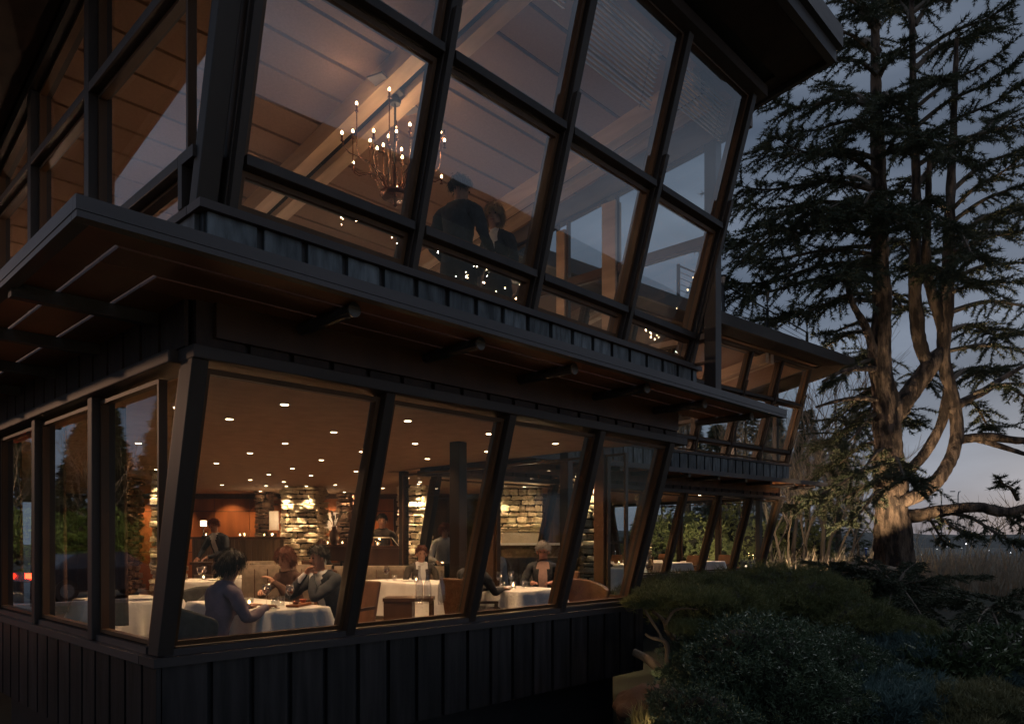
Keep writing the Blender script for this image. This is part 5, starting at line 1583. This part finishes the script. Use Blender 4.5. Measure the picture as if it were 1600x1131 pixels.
for i, (px, py, r_) in enumerate([(1040, 935, .42), (1090, 938, .38), (1010, 945, .28), (1085, 985, .30)]):
    q = at(px, py, 9.0) - tw0
    lump(TP, tuple(q), (r_, r_*.9, r_*.35), 700, PINE, .08, .007, 10, .7, .5, .3, i, 'needle_pad')

# tufts of dry grass and ferns near the bottom of the wall
def tuft(px, py, D, h, n, label, m, w=.012):
    p = at(px, py, D); o = empty('grass_tuft', (p.x, p.y, p.z), 0, label, 'plant', 'tufts at the foot of the building')
    V, F = [], []; r_ = random.Random(px)
    for i in range(n):
        a = r_.uniform(0, 6.28); le = h*r_.uniform(.6, 1.1); ou = r_.uniform(.15, .7)*le; b = len(V); x = r_.uniform(-.08, .08); y = r_.uniform(-.08, .08)
        for t in (0, .35, .7, 1.0):
            ww = w*(1-t)+.001; zz = le*(t - .35*t*t*ou/le*1.6)
            V += [(x+math.cos(a)*ou*t*t - math.sin(a)*ww, y+math.sin(a)*ou*t*t + math.cos(a)*ww, zz), (x+math.cos(a)*ou*t*t + math.sin(a)*ww, y+math.sin(a)*ou*t*t - math.cos(a)*ww, zz)]
        for k in range(3): F.append((b+2*k, b+2*k+1, b+2*k+3, b+2*k+2))
    npmesh('blades', np.array(V), np.array(F), m, o)
tuft(1002, 1140, 7.6, .34, 90, 'dry grass tuft lit from below at the wall foot', DRYG)
tuft(1022, 1146, 7.5, .28, 70, 'second dry grass tuft at the bottom edge', DRYG)
tuft(1034, 1125, 7.8, .30, 12, 'broad leaved fern between grass and bush', LEAFY, .03)
tuft(1058, 1142, 7.6, .16, 60, 'short grass clump right of the fern', DRYG)
for i, (px, py, D, r_) in enumerate([(1020, 1085, 9.4, .45), (1055, 1090, 9.2, .42)]):
    shrub('ground_cover_bush', px, py, D, [(0, -.15, 0, r_, r_, .16)], DARKL, ['low dark leaves beside the building end', 'low dark leaves under the twisted pine'][i], .04, .014, 6, .9, .4, 2600)

# ---- bare trees behind
def bare_tree(px, py, D, h, label, seed, lean_=0., m=BARK2, levels=4, nm='bare_tree'):
    r_ = random.Random(seed); p = at(px, py, D); o = empty(nm, p, 0, label, 'tree', 'leafless trees behind the far wing')
    tr, tw = MB(), MB()
    def grow(a, d, ln, rad, lv):
        pts = [a]; dd = d
        for i in range(4):
            dd = (dd + Vector((r_.uniform(-.16, .16), r_.uniform(-.16, .16), r_.uniform(-.05, .12)))).normalized(); pts.append(pts[-1]+dd*ln/4)
        (tr if lv == levels else tw).tube(pts, [rad*(1-.12*i) for i in range(5)], 6 if lv == levels else 3, False)
        if lv > 0:
            for k in range(r_.choice((3, 4)) if lv > 1 else 3):
                i = r_.choice((2, 3, 4, 4)); nd = (dd + Vector((r_.uniform(-.75, .75), r_.uniform(-.75, .75), r_.uniform(-.1, .6)))).normalized()
                grow(pts[i], nd, ln*r_.uniform(.55, .8), rad*.52, lv-1)
    grow(Vector((0, 0, -.4)), Vector((lean_, 0, 1)).normalized(), h*.42, h*.014, levels)
    tr.build('trunk', m, o, smooth=True); tw.build('twigs', m, o)
    return o
SP = [(1222, 880, 28, 5.2, .1), (1232, 885, 27, 4.6, -.25), (1250, 882, 30, 6.5, .15), (1268, 885, 29, 5.5, -.1), (1290, 884, 31, 6.5, .35), (1303, 886, 28, 5.2, .45), (1325, 884, 32, 6.0, .2), (1345, 884, 34, 6.5, -.3), (1358, 880, 36, 6, .4), (1205, 882, 31, 7, .0), (1282, 884, 34, 9.5, .05), (1240, 884, 33, 9, .0)]
nmz = ['slim', 'leaning', 'tall', 'crooked', 'slanting', 'low slanting', 'forked', 'thin', 'spreading', 'straight', 'tallest', 'pale']
for i, (px, py, D, h, l_) in enumerate(SP):
    bare_tree(px, py, D, h, '%s leafless tree, %s from the far wing towards the big cedar' % (nmz[i], ['second', 'third', 'fifth', 'sixth', 'eighth', 'ninth', 'tenth', 'eleventh', 'twelfth', 'first', 'seventh', 'fourth'][i]), 40+i, l_)
for i, (px, py, D, h) in enumerate([(1475, 905, 34, 4.2), (1540, 915, 32, 4.6), (1590, 920, 30, 4.6), (1510, 900, 38, 4.2), (1450, 895, 40, 3.6)]):
    bare_tree(px, py, D, h, ['bare sapling right of the cedar trunk', 'bare sapling above the small gable', 'bare sapling at the right edge of the field', 'bare sapling in the far middle of the field', 'bare sapling close behind the cedar trunk'][i], 80+i, levels=3, m=mat('pale_brushwood', (.38, .31, .23), .9, .3, 6), nm='bare_sapling')
# brushwood field
V, F = [], []; r_ = random.Random(9)
for i in range(5200):
    px = r_.uniform(1190, 1650); D = r_.uniform(24, 48); p = at(px, 880, D); z = ground_z(p.x, p.y) - .1
    want = 1.36 - (r_.uniform(856, 915)-843)/1154*D
    h = max(.8, (want - z)) * r_.uniform(.75, 1.1)
    a = r_.uniform(0, 6.28); w = .018; b = len(V); dx = r_.uniform(-.25, .25)*h; dy = r_.uniform(-.25, .25)*h
    V += [(p.x-w*math.cos(a), p.y-w*math.sin(a), z), (p.x+w*math.cos(a), p.y+w*math.sin(a), z), (p.x+dx*.4, p.y+dy*.4, z+h*.6), (p.x+dx, p.y+dy, z+h)]
    F += [(b, b+1, b+2), (b, b+2, b+3)]
    for k in range(3):
        t = r_.uniform(.4, .9); q = len(V); x, y, zz = p.x+dx*t*.8, p.y+dy*t*.8, z+h*t; e = r_.uniform(.3, .8)
        V += [(x, y, zz), (x+.02, y+.02, zz+.02), (x+r_.uniform(-.5, .5)*e, y+r_.uniform(-.5, .5)*e, zz+e*.8)]; F.append((q, q+1, q+2))
npmesh('brushwood', np.array(V), np.array(F), mat('pale_brushwood', (.38, .31, .23), .9, .3, 6), kind='stuff')
tag(bpy.data.objects['brushwood'], 'thicket of dry stems covering the slope behind the garden', kind='stuff')

# ================================================================== things outdoors
# chain link fence
p0, p1 = at(1150, 843, 62), at(1530, 843, 62)
fz = 1.36 - (883-843)/1154*62
CF = empty('wire_fence', (p0.x, p0.y, fz), math.atan2(p1.y-p0.y, p1.x-p0.x), 'tall grey wire fence round the field beyond the cedar', 'fence')
WL = (p1-p0).length; FM = mat('galvanised_wire', (.34, .34, .34), .5, .1, metal=.3)
n = 17
for i in range(n):
    x = WL*i/(n-1); MB().tube([(x, 0, -2), (x, 0, 2.25)], .05, 6).build('fence_post', FM, CF)
for z in (.1, .85, 2.2):
    MB().bar((0, 0, z), (WL, 0, z), .045, .045).build('rail', FM, CF)
wm = MB()
for i in range(150): wm.bar((WL*i/150, .04, .1), (WL*i/150, .04, 2.2), .012, .012, (0, 1, 0))
for i in range(14): wm.bar((0, .04, .1+.15*i), (WL, .04, .1+.15*i), .012, .012)
tag(wm.build('wire_mesh', FM, CF), kind='stuff')
# street lamps far off
def street_lamp(px, pytop, D, label, lit=True):
    p = at(px, pytop, D); g = ground_z(p.x, p.y); H = p.z-g
    o = empty('street_lamp', (p.x, p.y, g), VR, label, 'street lamp', 'street lamps beyond the field')
    MB().tube([(0, 0, 0), (0, 0, H*.97), (.1, 0, H), (-.6 if lit else .3, 0, H+.05)], .07, 7).build('pole', FM, o)
    MB().box(-.95, -.45, -.15, .15, H-.02, H+.09).build('lamp_head', FM, o)
    if lit: MB().box(-.92, -.48, -.12, .12, H-.09, H-.03).build('lens', emit('street_lamp_glow', (1, .86, .66), 30), o)
street_lamp(1471, 764, 72, 'lit street lamp seen right of the curved cedar limb')
street_lamp(1497, 768, 95, 'unlit thin lamp post right of the lit street lamp', False)
# small gable strung with lights
p = at(1508, 932, 34)
GB = empty('small_gable', (p.x, p.y, p.z), VR, 'small pale gabled arbour strung with tiny lights at the slope', 'arbour')
for s in (-1, 1): MB().bar((s*.75, 0, -.1), (0, 0, .75), .07, .07, (0, 1, 0)).build('rafter', mat('pale_timber', (.45, .38, .30), .7), GB)
for s in (-1, 1): MB().box(s*.72-.04, s*.72+.04, -.04, .04, -1.6, -.1).build('post', MATS['pale_timber'], GB)
for k in range(7): MB().lathe([(.01, -.02), (.025, 0), (.01, .02)], (-.32+.11*k, 0, .02+.10*(3-abs(k-3))), 6).build('fairy_light', emit('fairy_light_glow', (1, .8, .5), 12), GB)
# blue pole
p = at(1353, 884, 40); bp = empty('blue_pole', (p.x, p.y, p.z-.8), 0, 'blue sign pole left of the cedar trunk beyond the thicket', 'sign pole')
MB().tube([(0, 0, 0), (0, 0, 1.7)], .05, 8).build('pole', mat('blue_paint', (.03, .09, .30), .4, .1), bp); MB().lathe([(.09, 1.7), (.11, 1.76), (.02, 1.8)], n=10).build('cap', MATS['blue_paint'], bp)

# torches and cable railing on the far roof terrace
TR = [(1130, 495, 430, 18.6), (1199, 530, 447, 20.4), (1261, 562, 487, 22.4)]
def torch(px, pyb, pyt, D, label):
    p = at(px, pyb, D); H = (pyb-pyt)/1154*D
    o = empty('roof_torch', (p.x, p.y, p.z-.35), 0, label, 'torch lamp', 'torch lamps on the roof terrace')
    H += .35
    MB().tube([(0, 0, 0), (0, 0, H*.62)], .045, 8).build('pole', BLACK, o)
    MB().tube([(0, 0, H*.60), (0, 0, H*.80)], .018, 8).build('neck', BLACK, o)
    for k in range(4):
        a = k*math.pi/2; MB().tube([(.015*math.cos(a), .015*math.sin(a), H*.74), (.085*math.cos(a), .085*math.sin(a), H*.99)], .008, 5).build('cage_bar', BLACK, o)
    MB().lathe([(.02, H*.76), (.07, H*.965), (.066, H*.965), (.018, H*.765)], n=12).build('lantern_glass', mat('frosted_lantern', (.55, .45, .38), .5, .1), o)
    MB().lathe([(.088, H*.975), (.095, H*.99), (.02, H)], n=12).build('lid', BLACK, o)
    return p
tps = [torch(*TR[0], 'roof torch closest to the near wing'), torch(*TR[1], 'middle roof torch half hidden by cedar branches'), torch(*TR[2], 'roof torch furthest right above the far eave')]
a0 = at(1060, 470, 17.2)
RL = empty('cable_railing', (0, 0, 0), 0, 'thin cable railing between the torches on the roof terrace', 'railing')
nodes = [a0 + Vector((0, 0, .0))] + [Vector(t) for t in tps]
for A, B in zip(nodes[:-1], nodes[1:]):
    for k in range(6):
        z = .12 + .14*k; MB().bar(A+Vector((0, 0, z)), B+Vector((0, 0, z)), .010 if k < 5 else .03, .010 if k < 5 else .03).build('cable' if k < 5 else 'top_rail', BLACK, RL)
for A in nodes: MB().box(A.x-.03, A.x+.03, A.y-.03, A.y+.03, A.z-.4, A.z+.85).build('post', BLACK, RL)

# garden spotlights
def garden_spot(px, py, D, target, pw, size, label, col=(1, .72, .42)):
    p = at(px, py, D); t = Vector(target)
    o = empty('garden_spotlight', p, 0, label, 'spotlight', 'garden spotlights')
    d = (t-p).normalized()
    MB().tube([(0, 0, -.5), (0, 0, -.03)], .015, 6).build('stake', BLACK, o)
    MB().tube([tuple(-d*.06), tuple(d*.07)], [.035, .05], 12).build('housing', BLACK, o)
    MB().tube([tuple(d*.066), tuple(d*.073)], [.022, .022], 12).build('lens', emit('spot_lens', (1, .78, .5), 1.5), o)
    spot_light(d*.09, d*3, pw, size, .7, col, .04, o, 'garden_beam')
garden_spot(1352, 896, 18.7, at(1388, 640, 20.1), 150, 70, 'garden spotlight aimed up the cedar trunk from the left')
garden_spot(1440, 905, 17.6, at(1440, 640, 20), 420, 60, 'garden spotlight aimed at the curved limbs from the front')
garden_spot(1250, 915, 17.0, at(1310, 750, 20), 420, 58, 'garden spotlight under the left boughs of the cedar')
garden_spot(1275, 892, 22.0, at(1275, 800, 30), 480, 90, 'garden spotlight facing the leafless trees')
garden_spot(1003, 1085, 8.4, at(1045, 1005, 8.9), 1.8, 80, 'garden spotlight under the twisted pine')
garden_spot(1010, 1160, 7.2, at(1015, 1110, 7.7), 2.0, 100, 'garden spotlight behind the grass tufts')
garden_spot(1345, 935, 16.4, at(1372, 905, 17.4), 3, 90, 'garden spotlight beside the boulder')
garden_spot(1165, 882, 14.8, at(1195, 1000, 11.8), 150, 64, 'added spotlight behind the widest mounded pine, in place of window glow')  # added lamp: stands in for the window glow on the pine tops

# ---- the drive and planting that the upright side glass mirrors
RD_ = MB().box(-26, -2.5, 17.0, 23.5, -.6, -.42).build('road', mat('wet_asphalt', (.055, .052, .050), .45, .3, 3, bump=.3)); tag(RD_, 'asphalt drive passing the left side of the building', kind='structure')
KB = MB().box(-26, -2.5, 16.8, 16.995, -.6, -.30).box(-26, -2.5, 23.505, 23.7, -.6, -.30).build('kerb', mat('concrete_kerb', (.35, .33, .30), .8, .2)); tag(KB, 'pale concrete kerbs along the drive', kind='structure')
VG = MB().box(-26, -.2, 9, 16.79, -.7, -.40).box(-26, -.2, 23.71, 40, -.7, -.40).build('verge', mat('verge_grass', (.05, .055, .03), .95, .3, 2)); tag(VG, 'grass verge on both sides of the drive', kind='structure')
def hedge(x, y, z, r, label, seed):
    o = empty('roadside_bush', (x, y, -.4), 0, label, 'shrub', 'bushes across the drive'); core(o, (0, 0, z), r, seed); lump(o, (0, 0, z), r, 2600, LEAFY, .20, .08, 6, .9, .3, .4, seed)
for i, (x, y) in enumerate([(-4.5, 27), (-8.0, 28), (-11.5, 27.5), (-15, 27), (-19, 26.5)]):
    hedge(x, y, 1.3, (2.2, 1.4, 1.5), 'leafy green bush across the drive, %s from the building' % ['first', 'second', 'third', 'fourth', 'fifth'][i], 60+i)
for i, (x, y) in enumerate([(-5.5, 31), (-9.5, 32), (-14, 31)]):
    t_ = bare_tree(1300, 880, 30, 7.5, 'lit leafless tree across the drive, %s from the building' % ['first', 'second', 'third'][i], 95+i); t_.location = (x, y, -.4); t_['group'] = 'leafless trees across the drive'
for i, (x, y, h_) in enumerate([(-2.5, 37, 9), (-6.5, 38, 11), (-11, 37, 10), (-15.5, 38, 12), (-20, 36, 10), (-25, 33, 12), (-29, 27, 11)]):
    o = empty('dark_conifer', (x, y, -.4), 0, 'tall dark conifer behind the drive, %s from the building' % ORD[i], 'tree', 'dark conifers behind the drive')
    MB().tube([(0, 0, -1), (0, 0, h_*.6), (0, 0, h_)], [.25, .15, .02], 8).build('trunk', BARK2, o)
    nn = 2600; t = rng.random(nn)**.8; a = rng.uniform(0, 6.283, nn); rr = (1-t)*h_*.27*rng.uniform(.55, 1.05, nn) + .1
    O_ = np.stack([np.cos(a)*rr, np.sin(a)*rr, .5+t*(h_-.5)], 1); D_ = np.stack([np.cos(a), np.sin(a), np.full(nn, -.25)], 1)
    blades('crown', O_, D_, np.full(nn, .6), np.full(nn, .12), CEDAR, o, per=8, spread=.5, flat=.5)
SLM = empty('street_lamp', (-7.5, 15.6, -.4), 0, 'drive lamp on a dark pole left of the building', 'street lamp', 'street lamps beyond the field')
MB().tube([(0, 0, 0), (0, 0, 5.2), (.3, 0, 5.45), (.9, 0, 5.5)], .05, 8).build('pole', BLACK, SLM); MB().box(.7, 1.25, -.12, .12, 5.46, 5.56).build('lamp_head', BLACK, SLM)
MB().box(.75, 1.2, -.1, .1, 5.43, 5.455).build('lens', emit('drive_lamp_glow', (1, .7, .4), 10), SLM)
point_light((1.0, 0, 5.3), 300, (1, .55, .32), .15, SLM, 'drive_lamp_light')
spot_light((1.0, 0, 5.4), (-3.5, 13, 2.2), 5200, 95, .8, (1, .75, .45), .15, SLM, 'drive_lamp_beam')
PL = empty('planter', (-3.4, 24.6, -.4), 0, 'round pale stone planter beside the drive', 'planter'); MB().lathe([(.35, 0), (.55, .6), (.58, .75), (.5, .75), (.4, .6)], n=20).build('bowl', mat('pale_stone', (.6, .5, .36), .8), PL, smooth=True)
lump(PL, (0, 0, .8), (.45, .45, .35), 500, LEAFY, .1, .04, 6, .8, .4, .3, 3)

for i, (px_, D_, h_) in enumerate([(1015, 31, 1.7), (1055, 33, 2.0), (1100, 31, 1.6), (1140, 34, 2.1), (1185, 32, 1.6), (1225, 35, 1.9), (1265, 37, 1.5)]):
    q_ = at(px_, 843, D_); z_ = ground_z(q_.x, q_.y)
    o = empty('garden_bush', (q_.x, q_.y, z_), 0, 'green bush behind the far wing, %s from the left' % ORD[i], 'shrub', 'bushes behind the far wing')
    zz = 1.15 - z_; core(o, (0, 0, zz-.6), (1.5, 1.0, h_), i); lump(o, (0, 0, zz-.6), (1.5, 1.0, h_), 1300, PINE, .16, .06, 6, .9, .3, .5, i+70)
    for k in range(3): MB().tube([(0, 0, 0), (.3*(k-1), 0, zz*.6), (.6*(k-1), .1, zz)], [.06, .05, .02], 6).build('stem', BARK2, o)
for i, (px_, D_, h_) in enumerate([(1075, 50, 11), (1120, 46, 8.5), (1165, 52, 12), (1210, 48, 9.5), (1262, 55, 11), (1310, 52, 8)]):
    q_ = at(px_, 843, D_); z_ = ground_z(q_.x, q_.y); h_ -= z_
    o = empty('background_conifer', (q_.x, q_.y, z_), 0, 'dim conifer behind the far wing, %s from the left' % ORD[i], 'tree', 'conifers behind the far wing')
    MB().tube([(0, 0, -1), (0, 0, h_*.6), (0, 0, h_)], [.3, .18, .02], 8).build('trunk', BARK2, o)
    nn = 1700; t = rng.random(nn)**.8; a = rng.uniform(0, 6.283, nn); rr = (1-t)*h_*.24*rng.uniform(.4, 1.1, nn) + .1
    O_ = np.stack([np.cos(a)*rr, np.sin(a)*rr, .5+t*(h_-.5)], 1); D_v = np.stack([np.cos(a), np.sin(a), np.full(nn, -.25)], 1)
    blades('crown', O_, D_v, np.full(nn, .5), np.full(nn, .07), CEDAR, o, per=6, spread=.5, flat=.5)
for i, (px_, D_) in enumerate([(1030, 36), (1085, 35), (1130, 38), (1165, 36), (1210, 34)]):
    bare_tree(px_, 872, D_, [7, 8.5, 6.5, 8, 7][i], 'leafless tree seen through the far wing glass, %s from the left' % ORD[i], 120+i, [.1, -.2, .25, -.1, .2][i])
q_ = at(1120, 868, 27)
o = empty('garden_spotlight', q_, 0, 'garden spotlight washing the bushes behind the far wing', 'spotlight', 'garden spotlights')
MB().lathe([(.05, 0), (.06, .12), (.05, .14)], n=12).build('housing', BLACK, o); spot_light((0, 0, .2), (3.6, 3.2, 2.0), 300, 130, .8, (1, .80, .5), .05, o, 'garden_beam')

def car(x, y, rz, label):
    o = empty('car', (x, y, -.42), rz, label, 'car')
    prof = [(-2.2, .35), (-2.25, .62), (-2.15, .88), (-1.75, .95), (-1.1, 1.36), (-.3, 1.44), (.45, 1.40), (1.05, .98), (1.9, .86), (2.2, .70), (2.22, .40), (2.1, .30), (-2.05, .28)]
    V = []; n = len(prof)
    for yy, s in ((-.86, 1), (-.70, 1), (.70, 1), (.86, 1)):
        for (px, pz) in prof:
            k = 1 if abs(yy) < .8 else .97
            inn = .12 if pz > 1.0 and abs(yy) > .8 else 0
            V.append((px*k, yy - math.copysign(inn, yy), pz))
    F = []
    for a in range(3):
        for i in range(n): j = (i+1) % n; F.append((a*n+i, (a+1)*n+i, (a+1)*n+j, a*n+j))
    F.append(tuple(range(n))); F.append(tuple(3*n+i for i in reversed(range(n))))
    b = npm = bpy.data.meshes.new('body'); b.from_pydata(V, [], F); b.update(); b.materials.append(mat('dark_car_paint', (.03, .035, .05), .25, .05, metal=.4, bump=0, coat=1))
    ob = bpy.data.objects.new('body', b); COL.objects.link(ob); ob.parent = o
    for s in (-1, 1):
        for xx in (-1.4, 1.4):
            w = MB().tube([(xx, s*.70, .33), (xx, s*.90, .33)], .33, 20).build('wheel', BLACK, o)
            MB().tube([(xx, s*.901, .33), (xx, s*.915, .33)], .2, 14).build('rim', STEEL, w)
        g = MB().hexa([(-1.15, s*.755, 1.0), (.85, s*.755, 1.0), (.85, s*.775, 1.0), (-1.15, s*.775, 1.0), (-.85, s*.745, 1.32), (.35, s*.745, 1.32), (.35, s*.76, 1.32), (-.85, s*.76, 1.32)]).build('side_window', BLACK, o)
        MB().box(-2.29, -2.2, s*.62-.16, s*.62+.16, .72, .86).build('tail_light', emit('tail_light_glow', (1, .03, .01), 14), o)
        MB().box(2.19, 2.26, s*.62-.16, s*.62+.16, .56, .70).build('headlight', emit('headlight_glow', (1, .92, .8), 20), o)
    return o
car(-5.5, 19.2, R(168), 'dark car on the drive, mirrored in the side glass')
